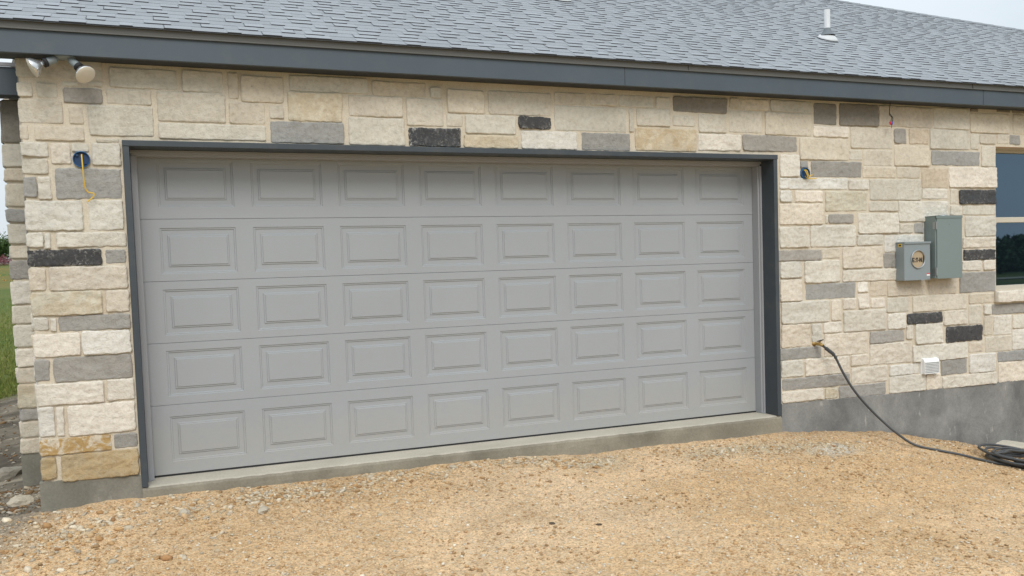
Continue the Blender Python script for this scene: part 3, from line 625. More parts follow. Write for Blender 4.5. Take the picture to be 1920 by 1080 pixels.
# ---------------------------------------------------------------- loose gravel
ico = []
ph = (1 + 5 ** .5) / 2
for a, b in ((1, ph), (-1, ph), (1, -ph), (-1, -ph)): ico += [(a, b, 0), (0, a, b), (b, 0, a)]
ico = np.array(ico) / math.sqrt(1 + ph * ph)
from itertools import combinations
el = min(np.linalg.norm(ico[i] - ico[j]) for i, j in combinations(range(12), 2))
IF = []
for i, j, k in combinations(range(12), 3):
    if all(abs(np.linalg.norm(ico[a] - ico[b]) - el) < 1e-3 for a, b in ((i, j), (j, k), (i, k))):
        IF.append((i, j, k) if np.dot(np.cross(ico[j] - ico[i], ico[k] - ico[i]), ico[i]) > 0 else (i, k, j))
IF = np.array(IF)
def scatter(name, P, size, cols, matl, flat=.6, sink=.35, label=None):
    n = len(P); sc = size[:, None] * rng.uniform(.65, 1.25, (n, 3)); sc[:, 2] *= flat
    V = ico[None] * rng.uniform(.55, 1.25, (n, 12, 1)) * sc[:, None, :]
    a = rng.uniform(0, 2 * math.pi, n); c, s = np.cos(a), np.sin(a); x = V[..., 0] * c[:, None] - V[..., 1] * s[:, None]; y = V[..., 0] * s[:, None] + V[..., 1] * c[:, None]
    tl = rng.uniform(-.35, .35, n); z = V[..., 2] + x * tl[:, None]
    V = np.stack([x, y, z], -1) + P[:, None, :]; V[..., 2] += (sc[:, 2] * (1 - sink * 2))[:, None] * .5
    F = (IF[None] + (np.arange(n) * 12)[:, None, None]).reshape(-1, 3)
    C = np.repeat(np.concatenate([cols, np.ones((n, 1))], 1), 12, 0)
    o = mesh_np(name, V.reshape(-1, 3), F, matl, None, attrs={'Col': ('FLOAT_COLOR', C)})
    return tag(o, label, name, kind='stuff')
def stonecol(n, pale=0.3):
    base = np.array([(.40, .245, .115), (.46, .32, .18), (.52, .43, .30), (.56, .50, .39), (.33, .19, .085), (.40, .36, .285), (.30, .16, .07)])
    p = np.array([.26, .24, .17, .08, .13, .06, .06]); q = np.array([.08, .14, .28, .28, .04, .16, .02])
    out = np.zeros((n, 3)); r = rng.random(n)
    pp = np.where(rng.random(n)[:, None] < np.broadcast_to(np.asarray(pale), (n,))[:, None], q[None], p[None]); cs = np.cumsum(pp / pp.sum(1, keepdims=True), 1)
    idx = (r[:, None] > cs).sum(1).clip(0, 6)
    return (base[idx] * (1 - .45 * (1 - np.asarray(pale).reshape(-1, 1))) + OR * .45 * (1 - np.asarray(pale).reshape(-1, 1))) * rng.uniform(.80, 1.16, (n, 1))
def pts(n, x0, x1, y0, y1, keep=None):
    x = rng.uniform(x0, x1, n); y = rng.uniform(y0, y1, n)
    if keep is not None: k = rng.random(n) < keep(x, y); x, y = x[k], y[k]
    return x, y
SX, SY, SZ, SC = [], [], [], []
def put(x, y, size, pale):
    SX.append(np.stack([x, y, drivez(x, y)], 1)); SZ.append(size); SC.append(stonecol(len(x), pale))
near = lambda x, y: np.clip(1.1 - (-.3 - y) / 3.6, .15, 1)
x, y = pts(70000, -1.6, 8.6, -4.2, -.285, lambda x, y: near(x, y) * .8 * np.clip(.25 + (fbm(x, y, 1.4, 4, 50) - .3) * 2.4, .1, 1)); put(x, y, rng.lognormal(-5.3, .42, len(x)).clip(.002, .013), .34)
x, y = pts(46000, -1.4, 8.4, -3.6, -.30, lambda x, y: np.clip(.05 + palemask(x, y) * 1.1 + .55 * np.clip((fbm(x, y, .9, 5, 51) - .5) * 5, 0, 1), 0, 1)); put(x, y, rng.lognormal(-4.85, .36, len(x)).clip(.004, .02), np.clip(.12 + palemask(x, y), 0, .95))
x, y = pts(14000, -.9, 5.4, -1.1, -.285, lambda x, y: palemask(x, y) * .9 * np.clip(1.25 - abs(x - 1.0) / 2.2, .12, 1) + .006); put(x, y, rng.lognormal(-4.2, .34, len(x)).clip(.009, .034), .72)
x, y = pts(900, -1.5, .3, -1.3, -.3, lambda x, y: .5 * np.clip(1 - x, 0, 1)); put(x, y, rng.lognormal(-4.3, .45, len(x)).clip(.008, .036), .7)
x, y = pts(5200, -1.4, 8.4, -4.0, -.4); SX.append(np.stack([x, y, drivez(x, y) + .002], 1)); SZ.append(rng.lognormal(-4.95, .35, len(x)).clip(.004, .014)); SC.append(np.array((.64, .58, .47)) * rng.uniform(.75, 1.1, (len(x), 1)))
x, y = pts(7000, -1.4, 8.4, -4.0, -.3, lambda x, y: np.clip((fbm(x, y, 1.7, 4, 77) - .42) * 5, 0, 1)); SX.append(np.stack([x, y, drivez(x, y) + .003], 1)); SZ.append(rng.lognormal(-4.7, .35, len(x)).clip(.005, .018)); SC.append(np.array((.41, .265, .135)) * rng.uniform(.7, 1.25, (len(x), 1)))
scatter('gravel', np.concatenate(SX), np.concatenate(SZ), np.concatenate(SC), M['stones'], label='loose orange and cream gravel covering the driveway in front of the garage')
# rubble in the muddy strip left of the house
x = rng.uniform(-4, -.9, 9000); y = rng.uniform(-.4, 11, 9000); k = ~((y > .8) & (x > -1.03)) & (rng.random(9000) < np.clip(1.15 - y / 11, .1, 1)); x, y = x[k], y[k]
k = rng.random(len(x)) < .55; x, y = x[k], y[k]
P3 = np.stack([x, y, gndz(x, y) + .004], 1)
x2 = rng.uniform(-1.6, -.78, 1500); y2 = rng.uniform(-.35, .85, 1500); P4 = np.stack([x2, y2, np.maximum(gndz(x2, y2), -9)], 1)
PP = np.concatenate([P3, P4]); n = len(PP); cc = stonecol(n, .85) * rng.uniform(.35, .85, (n, 1)) * np.array((.9, .93, 1.0))
scatter('rubble', PP, rng.lognormal(-4.55, .5, n).clip(.005, .045), cc, M['stones'], flat=.45, label='grey and pale rubble strewn over the mud left of the house')
# grass tufts and wildflowers beyond
def blades(name, x, y, z, h, cols, label, w=.006, cat='grass'):
    n = len(x); a = rng.uniform(0, 2 * math.pi, n); lean = rng.uniform(.1, .6, n) * h; b = rng.uniform(0, 2 * math.pi, n); ww = w * rng.uniform(.6, 1.4, n)
    p0 = np.stack([x - np.cos(a) * ww, y - np.sin(a) * ww, z], 1); p1 = np.stack([x + np.cos(a) * ww, y + np.sin(a) * ww, z], 1)
    t = np.stack([x + np.cos(b) * lean, y + np.sin(b) * lean, z + h], 1)
    V = np.stack([p0, p1, t], 1).reshape(-1, 3); F = np.arange(3 * n).reshape(-1, 3)
    C = np.repeat(np.concatenate([cols, np.ones((n, 1))], 1), 3, 0)
    return tag(mesh_np(name, V, F, M['leafy'], None, attrs={'Col': ('FLOAT_COLOR', C)}), label, cat, kind='stuff')
M['leafy'] = m_attr('foliage', rough=.7, sc=6, lo=.75, hi=1.25, bump=.001)
n = 150000; yy = 7.2 + 34 * rng.random(n) ** 1.6; xx = -1.2 - yy * .045 - rng.random(n) ** 2.2 * (4 + yy * .9)
g = fbm(xx, yy, .7, 4, 60); k = rng.random(n) < np.clip((g - .36) * 5 + (yy - 10.5) * .35, 0, 1) * np.clip(1.25 - yy / 36, 0, 1); xx, yy = xx[k], yy[k]; n = len(xx)
mixg = rng.random((n, 1)); gc = np.array((.105, .165, .030)) * (1 - mixg) + np.array((.20, .20, .06)) * mixg
blades('grass', xx, yy, gndz(xx, yy), rng.uniform(.02, .07, n) * (1 + yy / 40), gc * rng.uniform(.7, 1.2, (n, 1)), 'short green and yellow field grass beyond the left corner of the house', w=.008)
n = 1400; yy = 62 + 60 * rng.random(n); xx = -2 - yy * .05 - rng.random(n) * yy * .2; k = fbm(xx, yy, .22, 3, 70) > .47; xx, yy = xx[k], yy[k]; n = len(xx)
fc = np.array([(.55, .26, .02), (.62, .42, .04), (.5, .12, .03)])[rng.integers(0, 3, n)]
scatter('wildflowers', np.stack([xx, yy, gndz(xx, yy) + .12], 1), rng.uniform(.015, .04, n), fc, M['leafy'], label='orange and yellow wildflowers dotting the far field')

# ---------------------------------------------------------------- single rocks and clods
def rock(px, py, size, col, label, flat=.6, name='rock', cat='rock', seed=0, zz=None):
    import bmesh
    bm = bmesh.new(); bmesh.ops.create_icosphere(bm, subdivisions=3, radius=1)
    for v in bm.verts:
        q = v.co.copy(); d = 1 + .28 * noise.noise(q * 1.6 + Vector((seed, 0, 0))) + .12 * noise.noise(q * 4 + Vector((0, seed, 0)))
        v.co = Vector((q.x * size[0], q.y * size[1], q.z * size[2])) * d
    me = bpy.data.meshes.new(name); bm.to_mesh(me); bm.free(); me.materials.append(col)
    o = bpy.data.objects.new(name, me); link(o); o.location = (px, py, (float(drivez(np.array(px), np.array(py))) if zz is None else zz) + size[2] * .25); o.rotation_euler = (.1, .1, seed * 1.3)
    return tag(o, label, cat)
mr_pale = m_concrete('pale_rock', (.40, .35, .27), (.48, .43, .35)); mr_dark = m_concrete('dark_clod', (.07, .055, .04), (.15, .115, .08)); mr_grey = m_concrete('grey_rock', (.24, .22, .18), (.32, .29, .24))
gzf = lambda x, y: float(gndz(np.array(float(x)), np.array(float(y))))
rock(2.10, -1.56, (.022, .018, .010), mr_dark, 'small dark clod left of its twin on the open gravel', name='dirt_clod', cat='clod', seed=1)
rock(2.36, -1.67, (.019, .012, .008), mr_dark, 'small dark clod right of its twin on the open gravel', name='dirt_clod', cat='clod', seed=2)
rock(-1.20, 1.45, (.17, .10, .06), mr_grey, 'large flat grey rock lying in mud at the left edge', seed=3, zz=gzf(-1.2, 1.45))
rock(-.93, .28, (.085, .06, .045), mr_pale, 'pale angular rock against the side wall behind the front corner', seed=5, zz=gzf(-.93, .28))
rock(.045, -.66, (.042, .035, .026), mr_pale, 'whitish round rock on gravel below the left door jamb', seed=6)
rock(.50, -.74, (.045, .03, .022), mr_pale, 'cream rock on gravel right of the whitish round rock', seed=8)
rock(7.52, -.35, (.36, .10, .04), M['slab'], 'pale lump of spilled concrete on the ground at the foot of the right wall', name='spilled_concrete', cat='spilled concrete', seed=9)

# ---------------------------------------------------------------- floodlight under the soffit
M['bulb'] = mat('mirrored_bulb_glass', (.62, .62, .62), .22, .85); M['lens'] = m_paint('frosted_lens', (.62, .58, .50), .35, .04)
fl = empty('floodlight', (-.478, -.35, 2.684)); tag(fl, 'twin-bulb floodlight hanging under the eave at the left corner of the wall', 'floodlight')
def child(mb, name, mats, par):
    o = mb.build(name, mats, par); o.matrix_parent_inverse = Matrix.Translation(-par.location); return o
mb = MB(); mb.lathe((-.478, -.35, 2.6838), (0, 0, -1), [(0, .0), (0, .062), (.010, .060), (.016, .045), (.018, 0)], 28); child(mb, 'base_plate', M['meter'], fl)
for (a, b, c) in (((-.515, -.36, 2.668), (-.576, -.385, 2.636), (-.650, -.395, 2.596)), ((-.450, -.36, 2.668), (-.404, -.395, 2.618), (-.366, -.445, 2.560))):
    A, B, C_ = Vector(a), Vector(b), Vector(c); ax = (C_ - B).normalized(); a2 = (B - A).normalized()
    mb = MB(); mb.tube([A + Vector((0, 0, .012)), A], .012, 12); mb.tube([A, A + (B - A) * .25], [.012, .023], 16); mb.tube([A + (B - A) * .25, B], .024, 18); so_ = child(mb, 'lamp_holder', M['meter'], fl)
    mb = MB(); mb.lathe(B, a2, [(-.004, .0), (-.004, .028), (.014, .028), (.014, 0)], 20); o = mb.build('gasket', M['rubber'], so_)
    mb = MB(); b0 = B + a2 * .012; mb.lathe(b0, ax, [(0, .0), (0, .016), (.012, .018), (.024, .028), (.045, .047), (.062, .057), (.070, .0595), (.074, .0585)], 32, 0)
    mb.lathe(b0, ax, [(.074, .0585), (.078, .054), (.083, .035), (.085, .0)], 32, 1); child(mb, 'bulb', [M['bulb'], M['lens']], fl)

# ---------------------------------------------------------------- open junction boxes with loose cable
def jbox(x, z, label, wires, r=.049):
    e = empty('junction_box', (x, -.25, z)); tag(e, label, 'junction box', 'open blue junction boxes in the stone wall')
    mb = MB(); mb.lathe((x, -.255, z), (0, -1, 0), [(-.02, r), (.010, r), (.0105, r - .004), (-.006, r - .005)], 32); child(mb, 'box_rim', M['blue'], e)
    mb = MB(); mb.lathe((x, -.255, z), (0, -1, 0), [(-.006, r - .004), (-.006, 0)], 32); 
    mb.box(x - .03, x - .018, -.262, -.25, z + .018, z + .03); mb.box(x + .016, x + .028, -.262, -.25, z - .03, z - .02); child(mb, 'box_back', M['blue_shade'], e)
    for wp in wires: mb = MB(); mb.tube(smooth_path(wp, 6), .0042, 8); child(mb, 'cable', M['yellow'], e)
jbox(-.425, 2.081, 'blue junction box at upper left with one long yellow cable hanging down the stone', [[(-.422, -.252, 2.108), (-.421, -.285, 2.10), (-.418, -.30, 2.03), (-.416, -.298, 1.96), (-.411, -.29, 1.90), (-.395, -.285, 1.876), (-.372, -.285, 1.871), (-.364, -.287, 1.862), (-.375, -.287, 1.843), (-.405, -.29, 1.817)]])
jbox(5.114, 2.056, 'blue junction box right of the garage door with short cut yellow wires', [[(5.095, -.252, 2.085), (5.098, -.275, 2.075), (5.11, -.285, 2.04), (5.122, -.28, 2.01)], [(5.115, -.252, 2.09), (5.12, -.275, 2.07), (5.13, -.28, 2.03), (5.155, -.28, 2.035), (5.172, -.28, 2.042)], [(5.115, -.252, 2.03), (5.125, -.275, 2.012), (5.165, -.28, 2.008), (5.212, -.28, 2.010)]], r=.046)
# wire stub under the eave
e = empty('hanging_wires', (5.99, -.33, 2.68)); tag(e, 'thin black wires with red and blue wire nuts hanging from the eave', 'wires')
mb = MB(); mb.tube(smooth_path([(5.992, -.33, 2.70), (5.988, -.33, 2.65), (5.982, -.33, 2.59), (5.998, -.33, 2.565), (6.018, -.33, 2.545), (6.016, -.33, 2.52), (6.004, -.33, 2.50)], 6), .0033, 6)
mb.tube(smooth_path([(5.982, -.33, 2.59), (5.988, -.325, 2.565), (6.006, -.33, 2.548), (6.0, -.33, 2.52), (5.992, -.33, 2.50)], 6), .0028, 6); child(mb, 'wire', M['rubber'], e)
for (x, m_) in ((5.992, 'red'), (6.007, 'bluen')):
    mb = MB(); mb.lathe((x, -.33, 2.508), (0, 0, -1), [(0, 0), (0, .0095), (.024, .0075), (.028, 0)], 12); child(mb, 'wire_nut', M[m_], e)
child(MB().tube([(6.002, -.33, 2.482), (6.006, -.33, 2.452)], .002, 6), 'bare_end', M['rubber'], e)

# ---------------------------------------------------------------- meter box
e = empty('electric_meter_box', (6.27, -.25, 1.10)); tag(e, 'grey meter box with a round cardboard-covered socket on the stone wall', 'meter box')
x0, x1, z0, z1, yf = 6.113, 6.419, 1.104, 1.443, -.352
mb = MB(); mb.box(x0, x1, yf + .004, -.238, z0, z1, bev=.003); child(mb, 'body', M['meter'], e)
# cover with a round hole
mb = MB(); n = 48; cx_, cz_, ro = 6.272, 1.292, .083; yc = yf - .001
outer = []; inner = []
bx0, bx1, bz0, bz1 = x0 + .001, x1 - .001, z0 + .001, z1 - .004
for k in range(n):
    th = 2 * math.pi * k / n; c_, s_ = math.cos(th), math.sin(th); t_ = min((bx1 - cx_) / c_ if c_ > 1e-6 else 9, (bx0 - cx_) / c_ if c_ < -1e-6 else 9, (bz1 - cz_) / s_ if s_ > 1e-6 else 9, (bz0 - cz_) / s_ if s_ < -1e-6 else 9)
    outer.append((cx_ + c_ * t_, yc, cz_ + s_ * t_)); inner.append((cx_ + c_ * ro, yc, cz_ + s_ * ro))
for X in (bx0, bx1):
    for Z in (bz0, bz1):
        k = min(range(n), key=lambda q: (outer[q][0] - X) ** 2 + (outer[q][2] - Z) ** 2); outer[k] = (X, yc, Z)
mb.add(outer + inner, [(k, (k + 1) % n, n + (k + 1) % n, n + k) for k in range(n)])
mb.add(outer + [(p[0], yf + .004, p[2]) for p in outer], [(k, n + k, n + (k + 1) % n, (k + 1) % n) for k in range(n)])
cv = child(mb, 'cover', M['meter'], e)
mb = MB(); mb.lathe((cx_, yc, cz_), (0, -1, 0), [(-.004, .081), (.005, .0845), (.010, .083), (.011, .079), (.008, .076), (-.006, .0745)], 48); o = mb.build('socket_ring', M['galv'], cv)
mb = MB(); mb.lathe((cx_, yc + .003, cz_), (0, -1, 0), [(0, .0752), (0, 0)], 48); o = mb.build('cardboard_disc', M['card'], cv)
mb = MB(); yl = yc + .0005; zl, hl = 1.266, .040                      # E A T . N lettering, stylised as printed
def bar(xa, xb, za, zb): mb.box(cx_ + xa, cx_ + xb, yl - .0006, yl + .0018, zl + za, zl + zb)
bar(-.064, -.055, 0, hl); bar(-.0549, -.037, 0, .008); bar(-.0549, -.040, .0145, .0215); bar(-.0549, -.037, hl - .008, hl)
mb.add([(cx_ - .033, yl - .0006, zl), (cx_ - .021, yl - .0006, zl), (cx_ - .027, yl - .0006, zl + .013)], [(0, 1, 2)]); bar(-.030, -.024, .022, .029)
bar(-.020, .004, hl - .008, hl); bar(-.0125, -.0035, 0, hl - .0085)
mb.lathe((cx_ + .0115, yl, zl + .017), (0, -1, 0), [(0, .0055), (.0006, .0055), (.0006, 0)], 14)
bar(.021, .029, 0, hl); bar(.043, .051, 0, hl); mb.add([(cx_ + .0291, yl - .0006, zl + hl), (cx_ + .0429, yl - .0006, zl), (cx_ + .0429, yl - .0006, zl + .013), (cx_ + .0291, yl - .0006, zl + hl - .0)], [(0, 1, 2)])
mb.add([(cx_ + .0291, yl - .0005, zl + hl), (cx_ + .0291, yl - .0005, zl + hl - .014), (cx_ + .0429, yl - .0005, zl), (cx_ + .0429, yl - .0005, zl + .014)], [(0, 1, 2, 3)])
o = mb.build('lettering', M['ink'], cv)
mb = MB(); mb.add([(cx_ + .0735 * math.cos(t), yl, cz_ + .0735 * math.sin(t)) for t in (.55, .3, .0, -.3, -.6)] + [(cx_ + .060, yl, cz_ - .02), (cx_ + .0625, yl, cz_ + .012)], [(0, 6, 5, 4, 3, 2, 1)]); o = mb.build('dark_gap', M['ink'], cv)
mb = MB(); mb.box(x0 - .004, x1 + .004, yf - .010, -.24, z1 + .0002, z1 + .006, bev=.001); mb.box(x0 - .004, x1 + .004, yf - .010, yf - .006, z1 - .012, z1, bev=.001); child(mb, 'rain_hood', M['meter'], e)
child(MB().box(x0 - .0012, x0 - .0002, -.325, -.287, 1.405, 1.433), 'warning_label', M['label_y'], e)
mb = MB(); mb.box(x0 - .0016, x0 - .0013, -.319, -.293, 1.411, 1.427); child(mb, 'label_print', M['ink'], e).name = 'label_print'
mb = MB(); mb.box(6.377, 6.413, yc - .0012, yc - .0002, 1.139, 1.155, 0); mb.box(6.377, 6.413, yc - .0012, yc - .0002, 1.1552, 1.163, 1); child(mb, 'data_label', [M['label_w'], M['label_r']], e)
child(MB().box(6.30, 6.335, yf - .008, yf, z0 - .004, z0 + .006, bev=.001), 'latch', M['galv'], e)

for (sx_, sz_) in ((x0 + .014, z0 + .012), (x1 - .014, z0 + .012)):
    mb = MB(); mb.lathe((sx_, yc, sz_), (0, -1, 0), [(0, .005), (.002, .0045), (.003, 0)], 10); o = mb.build('cover_screw', M['galv'], cv)
# ---------------------------------------------------------------- breaker panel
e = empty('breaker_panel', (6.62, -.25, 1.11)); tag(e, 'tall plain green-grey breaker panel right of the meter box', 'breaker panel')
x0, x1, z0, z1, yf = 6.462, 6.776, 1.112, 1.672, -.375
mb = MB(); mb.box(x0, x1, yf + .003, -.238, z0, z1, bev=.003); child(mb, 'body', M['panel'], e)
mb = MB(); mb.box(x0 + .012, x1 + .002, yf - .008, yf + .002, z0 - .003, z1 - .012, bev=.003); cv = child(mb, 'door', M['panel'], e)
mb = MB(); mb.box(x0 - .003, x1 + .004, yf - .013, -.24, z1 + .0005, z1 + .007, bev=.002); mb.box(x0 - .003, x1 + .004, yf - .013, yf - .0085, z1 - .016, z1, bev=.001); child(mb, 'rain_hood', M['panel'], e)
for zc in (1.59, 1.175): mb = MB(); mb.tube([(x0 + .008, yf - .004, zc - .035), (x0 + .008, yf - .004, zc + .035)], .0055, 8); mb.box(x0 - .001, x0 + .004, yf + .004, yf + .03, zc - .03, zc + .03); child(mb, 'hinge', M['galv'], e)
mb = MB(); mb.lathe((6.62, yf - .008, 1.60), (0, -1, 0), [(0, .003), (.001, 0)], 8); child(mb, 'screw', M['ink'], e)
mb = MB(); mb.lathe((6.62, -.30, z1 + .007), (0, 0, 1), [(0, .045), (.006, .045), (.010, .036), (.010, 0)], 24); child(mb, 'hub_plate', M['galv'], e)

# ---------------------------------------------------------------- dryer vent
e = empty('wall_vent', (6.49, -.25, .30)); tag(e, 'small white louvred vent hood low on the right wall', 'vent')
x0, x1, z0, z1 = 6.402, 6.582, .238, .378
V = []; prof = [(-.24, z1 + .002), (-.272, z1), (-.288, z1 - .010), (-.297, z1 - .032), (-.300, z0 + .012), (-.300, z0)]
mb = MB(); a = [(x0 + .004, y, z) for y, z in prof]; b = [(x1 - .004, y, z) for y, z in prof]
mb.add([*a[:4], *b[:4]], [(0, 1, 5, 4), (1, 2, 6, 5), (2, 3, 7, 6)], 0, True)
for X, Xs in ((x0, x0 + .004), (x1 - .004, x1)):
    for k in range(len(prof) - 1): 
        (ya, za), (yb, zb_) = prof[k], prof[k + 1]; mb.add([(X, ya, za), (X, yb, zb_), (X, -.24, zb_), (X, -.24, za), (Xs, ya, za), (Xs, yb, zb_), (Xs, -.24, zb_), (Xs, -.24, za)], [(0, 1, 2, 3), (4, 7, 6, 5), (0, 4, 5, 1)])
child(mb, 'hood', M['white'], e)
mb = MB()
for i in range(8): zc = z0 + .004 + i * .0143; mb.box(x0 + .0042, x1 - .0042, -.3005, -.297, zc, zc + .0048)
for i in range(13): xc = x0 + .006 + i * .0138; mb.box(xc, xc + .0042, -.2965, -.2935, z0 + .002, z1 - .034)
mb.box(x0 + .0042, x1 - .0042, -.3005, -.24, z0, z0 + .003); child(mb, 'grille', M['white'], e)
child(MB().box(x0 + .005, x1 - .005, -.288, -.284, z0 + .004, z1 - .03), 'hood_shade_panel', M['meter'], e)  # panel added behind the grille as painted shade inside the hood
child(MB().box(x0 - .004, x1 + .004, -.262, -.240, z0 - .004, z1 + .004, bev=.003), 'back_plate', M['white'], e)

# ---------------------------------------------------------------- tap and hose
e = empty('hose_tap', (5.20, -.25, .59)); tag(e, 'brass outdoor tap with dark handle feeding the hose', 'tap')
mb = MB(); mb.lathe((5.19, -.24, .592), (0, -1, 0), [(0, .022), (.008, .022), (.009, .012), (.05, .012)], 16); mb.tube([(5.19, -.28, .592), (5.198, -.315, .590), (5.208, -.335, .578)], [.014, .015, .013], 12)
mb.tube([(5.195, -.30, .59), (5.197, -.315, .618)], [.011, .008], 10); child(mb, 'tap_body', M['brass'], e)
mb = MB(); 
for k in range(4):
    th = k * math.pi / 2 + .5; c0 = Vector((5.198, -.318, .622)); d_ = Vector((math.cos(th), math.sin(th) * .8, .25 * math.cos(th + 1))); mb.tube([c0, c0 + d_ * .032], [.006, .0045], 6)
child(mb, 'handle', M['rubber'], e)
e = empty('garden_hose', (6.6, -1.1, -.5)); tag(e, 'dark grey garden hose running from the tap down to a coil on the gravel', 'hose')
def gp(x, y, up=.013): return (x, y, float(drivez(np.array(float(x)), np.array(float(y)))) + up)
HP = [(5.208, -.337, .577), (5.26, -.345, .535), (5.313, -.36, .484), (5.371, -.39, .346), (5.45, -.43, .192), (5.548, -.48, .051), (5.65, -.54, -.076), (5.747, -.61, -.186), (5.865, -.70, -.289)]
HP += [(6.03, -.82, -.375), gp(6.14, -.93, .02), gp(6.22, -1.06), gp(6.30, -1.19), gp(6.46, -1.38), gp(6.62, -1.50)]
cxh, cyh = 6.76, -1.17
for k in range(1, 9 * 14 + 1):
    th = math.radians(250) + k / 14 * 2 * math.pi; lp = k / 14
    rr_ = .48 - .045 * ((lp * 1.37) % 4) + .035 * math.sin(th * 2 + lp * 1.7) ; ox_, oy_ = .06 * math.sin(lp * 2.3), .07 * math.cos(lp * 1.9)
    x, y = cxh + ox_ + rr_ * math.cos(th) * 1.05, cyh + oy_ + rr_ * math.sin(th) * .92
    HP.append(gp(x, y, .014 + .0075 * lp + .005 * math.sin(th * 2 + lp)))
HP = [(a, b, max(c, gp(a, b)[2])) for a, b, c in HP]
mb = MB(); mb.tube(smooth_path(HP, 5), .0105, 10); child(mb, 'hose_tube', M['hose'], e)
mb = MB(); P_h = smooth_path(HP[:4], 8); mb.tube(P_h[4:16], .0145, 10)
for k in range(5, 18, 1): 
    if k % 2: mb.lathe(P_h[k], (P_h[k + 1] - P_h[k]), [(-.003, .0120), (-.003, .0165), (.003, .0165), (.003, .0120)], 12)
child(mb, 'strain_relief', M['hose'], e)

M['pvc'] = m_paint('weathered_pvc', (.52, .53, .54), .5, .05, dirt=.15); M['boot'] = mat('grey_rubber_boot', (.13, .15, .165), .7)
# ---------------------------------------------------------------- roof vents
def on_roof(x, y): return EZ + (y - EY) * .5
def pipe(x, y, h, label):
    z = on_roof(x, y); e = empty('vent_pipe', (x, y, z)); tag(e, label, 'vent pipe', 'plumbing vents on the roof')
    R_ = Matrix.Rotation(PH, 4, 'X')
    mb = MB(); mb.lathe((x, y, z - .05), (0, 0, 1), [(0, .030), (h + .05, .030), (h + .05, .026), (h - .05, .026)], 20); child(mb, 'pipe', M['pvc'], e)
    mb = MB(); nrm = (0, -SP, CP); mb.lathe((x, y, z), nrm, [(.011, .0), (.011, .105), (.016, .105), (.030, .09), (.05, .062), (.058, .045)], 28); child(mb, 'flashing', M['pvc'], e)
    mb = MB(); mb.lathe((x, y, z + .0), (0, 0, 1), [(.040, .080), (.070, .055), (.10, .036), (.115, .034), (.115, .028)], 24); child(mb, 'rubber_boot', M['boot'], e)
    mb = MB(); u0 = Vector((0, CP, SP)); nn_ = Vector(nrm); c0 = Vector((x, y, z)) + nn_ * .0112
    a_ = [c0 + Vector((sx * .15, 0, 0)) + u0 * sy for sx, sy in ((-1, -.14), (1, -.14), (1, .2), (-1, .2))]; mb.add(a_ + [p - nn_ * .004 for p in a_], [(0, 1, 2, 3), (0, 4, 5, 1), (1, 5, 6, 2), (3, 7, 4, 0)])
    return e
pipe(6.37, .905, .30, 'white plumbing vent pipe standing on the right part of the shingle roof')
pipe(3.78, 1.72, .30, 'white plumbing vent whose foot just shows at the top edge of the photo')

# ---------------------------------------------------------------- far trees and shrubs
def tree(name, x, y, z, h, cr_w, label, cat, group, seed, leafcol, n_leaf=2600, leaf=.16, trunk=True, hasflow=False):
    r = np.random.default_rng(seed); e = empty(name, (x, y, z)); tag(e, label, cat, group)
    if trunk:
        mb = MB(); mb.tube([(x, y, z - .2), (x + .1, y, z + h * .3), (x - .05, y, z + h * .6), (x, y, z + h * .85)], [.05 * h, .04 * h, .025 * h, .008 * h], 8)
        for k in range(6):
            th = k * 1.05 + seed; zz_ = z + h * (.28 + .07 * k); mb.tube([(x, y, zz_), (x + math.cos(th) * cr_w * .35, y + math.sin(th) * cr_w * .35, zz_ + h * .14), (x + math.cos(th) * cr_w * .7, y + math.sin(th) * cr_w * .7, zz_ + h * .2)], [.018 * h, .012 * h, .004 * h], 6)
        child(mb, 'trunk', M['bark'], e)
    nc = 26; C0 = r.normal(0, 1, (nc, 3)); C0 /= np.linalg.norm(C0, axis=1)[:, None]; C0 *= r.uniform(.35, .85, (nc, 1)); C0 *= np.array((cr_w, cr_w, h * .36)); C0[:, 2] += h * .60
    ci = r.integers(0, nc, n_leaf); P = C0[ci] + r.normal(0, 1, (n_leaf, 3)) * cr_w * .16; P[:, 2] = np.maximum(P[:, 2], h * .12)
    d1 = r.normal(0, 1, (n_leaf, 3)); d1 /= np.linalg.norm(d1, axis=1)[:, None]; d2 = np.cross(d1, r.normal(0, 1, (n_leaf, 3))); d2 /= np.linalg.norm(d2, axis=1)[:, None]
    s_ = leaf * r.uniform(.5, 1.3, (n_leaf, 1)); P += np.array((x, y, z))
    V = np.stack([P - d1 * s_, P + d2 * s_ * .6, P + d1 * s_, P - d2 * s_ * .6], 1).reshape(-1, 3)
    cc = np.asarray(leafcol) * (r.uniform(.75, 1.25, (nc, 1))[ci]) * r.uniform(.75, 1.25, (n_leaf, 1))
    C = np.repeat(np.concatenate([cc, np.ones((n_leaf, 1))], 1), 4, 0)
    o = mesh_np('crown', V, np.arange(4 * n_leaf).reshape(-1, 4), M['leafy'], e, attrs={'Col': ('FLOAT_COLOR', C)}); o.matrix_parent_inverse = Matrix.Translation(-e.location)
M['bark'] = m_paint('bark', (.09, .07, .05), .9, .2, 30, .5)
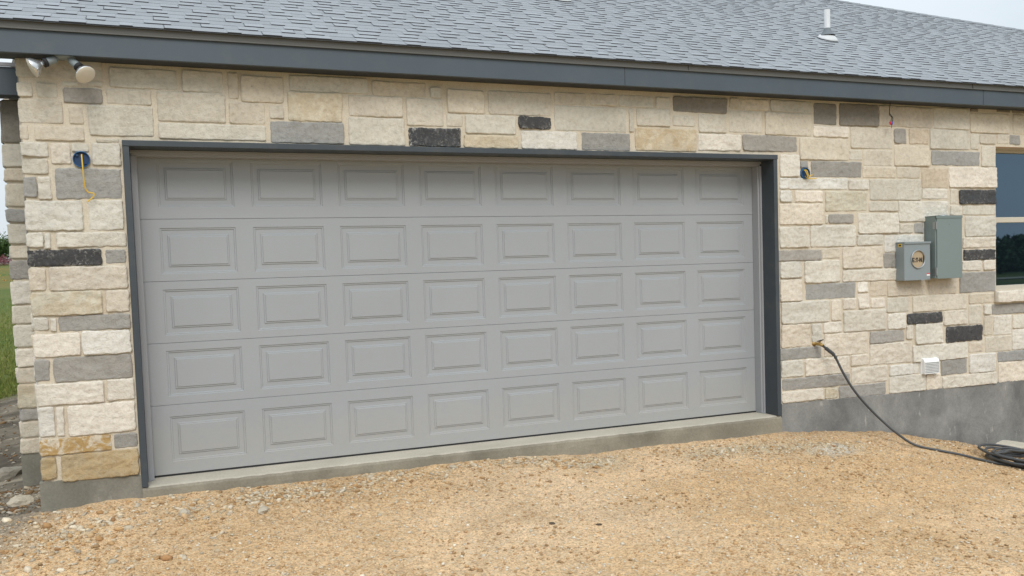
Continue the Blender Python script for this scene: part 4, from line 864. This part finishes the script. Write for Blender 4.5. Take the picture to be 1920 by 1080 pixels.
def gzs(x, y): return float(gz(np.array(float(x)), np.array(float(y))))
tree('tree', -21.5, 150, gzs(-21.5, 150) - .2, 4.6, 3.0, 'bushy green tree on the horizon at the left edge of the photo', 'tree', None, 1, (.055, .10, .028), 5200, .16)
tree('tree', -27.0, 158, gzs(-27, 158) - .2, 5.0, 3.0, 'green tree on the horizon just outside the left edge', 'tree', None, 2, (.05, .09, .03), 3200, .2)
tree('flowering_shrub', -19.2, 140, gzs(-19.2, 140) - .1, 1.3, 1.6, 'low dull pink shrub in front of the far tree at the left edge', 'shrub', None, 3, (.20, .075, .085), 1500, .09, trunk=False)
tree('flowering_shrub', -23.0, 140, gzs(-23.0, 140) - .1, 1.2, 1.9, 'low dull pink shrub left of the other pink shrub', 'shrub', None, 4, (.18, .07, .08), 1500, .09, trunk=False)
# wood that only shows as a reflection in the window: one mass
r = np.random.default_rng(5); n = 60000; t_ = r.uniform(-1, 1, n); bx = 66 + 95 * t_; by = -60 - 12 * np.sin(t_ * 3) + r.normal(0, 2.5, n)
hh_ = (3.0 + .6 * np.sin(bx * .21) + .4 * np.sin(bx * .53 + 1)) ; zz_ = r.random(n) ** .8 * hh_
P = np.stack([bx + r.normal(0, .4, n), by, -.5 + zz_], 1); d1 = r.normal(0, 1, (n, 3)); d1 /= np.linalg.norm(d1, axis=1)[:, None]; d2 = np.cross(d1, r.normal(0, 1, (n, 3))); d2 /= np.linalg.norm(d2, axis=1)[:, None]
s_ = .42 * r.uniform(.5, 1.3, (n, 1)); V = np.stack([P - d1 * s_, P + d2 * s_ * .6, P + d1 * s_, P - d2 * s_ * .6], 1).reshape(-1, 3)
C = np.repeat(np.concatenate([np.array((.04, .07, .022)) * r.uniform(.6, 1.4, (n, 1)), np.ones((n, 1))], 1), 4, 0)
tag(mesh_np('distant_wood', V, np.arange(4 * n).reshape(-1, 4), M['leafy'], None, attrs={'Col': ('FLOAT_COLOR', C)}), 'dark green wood across the field, mirrored in the window glass', 'wood', kind='stuff')
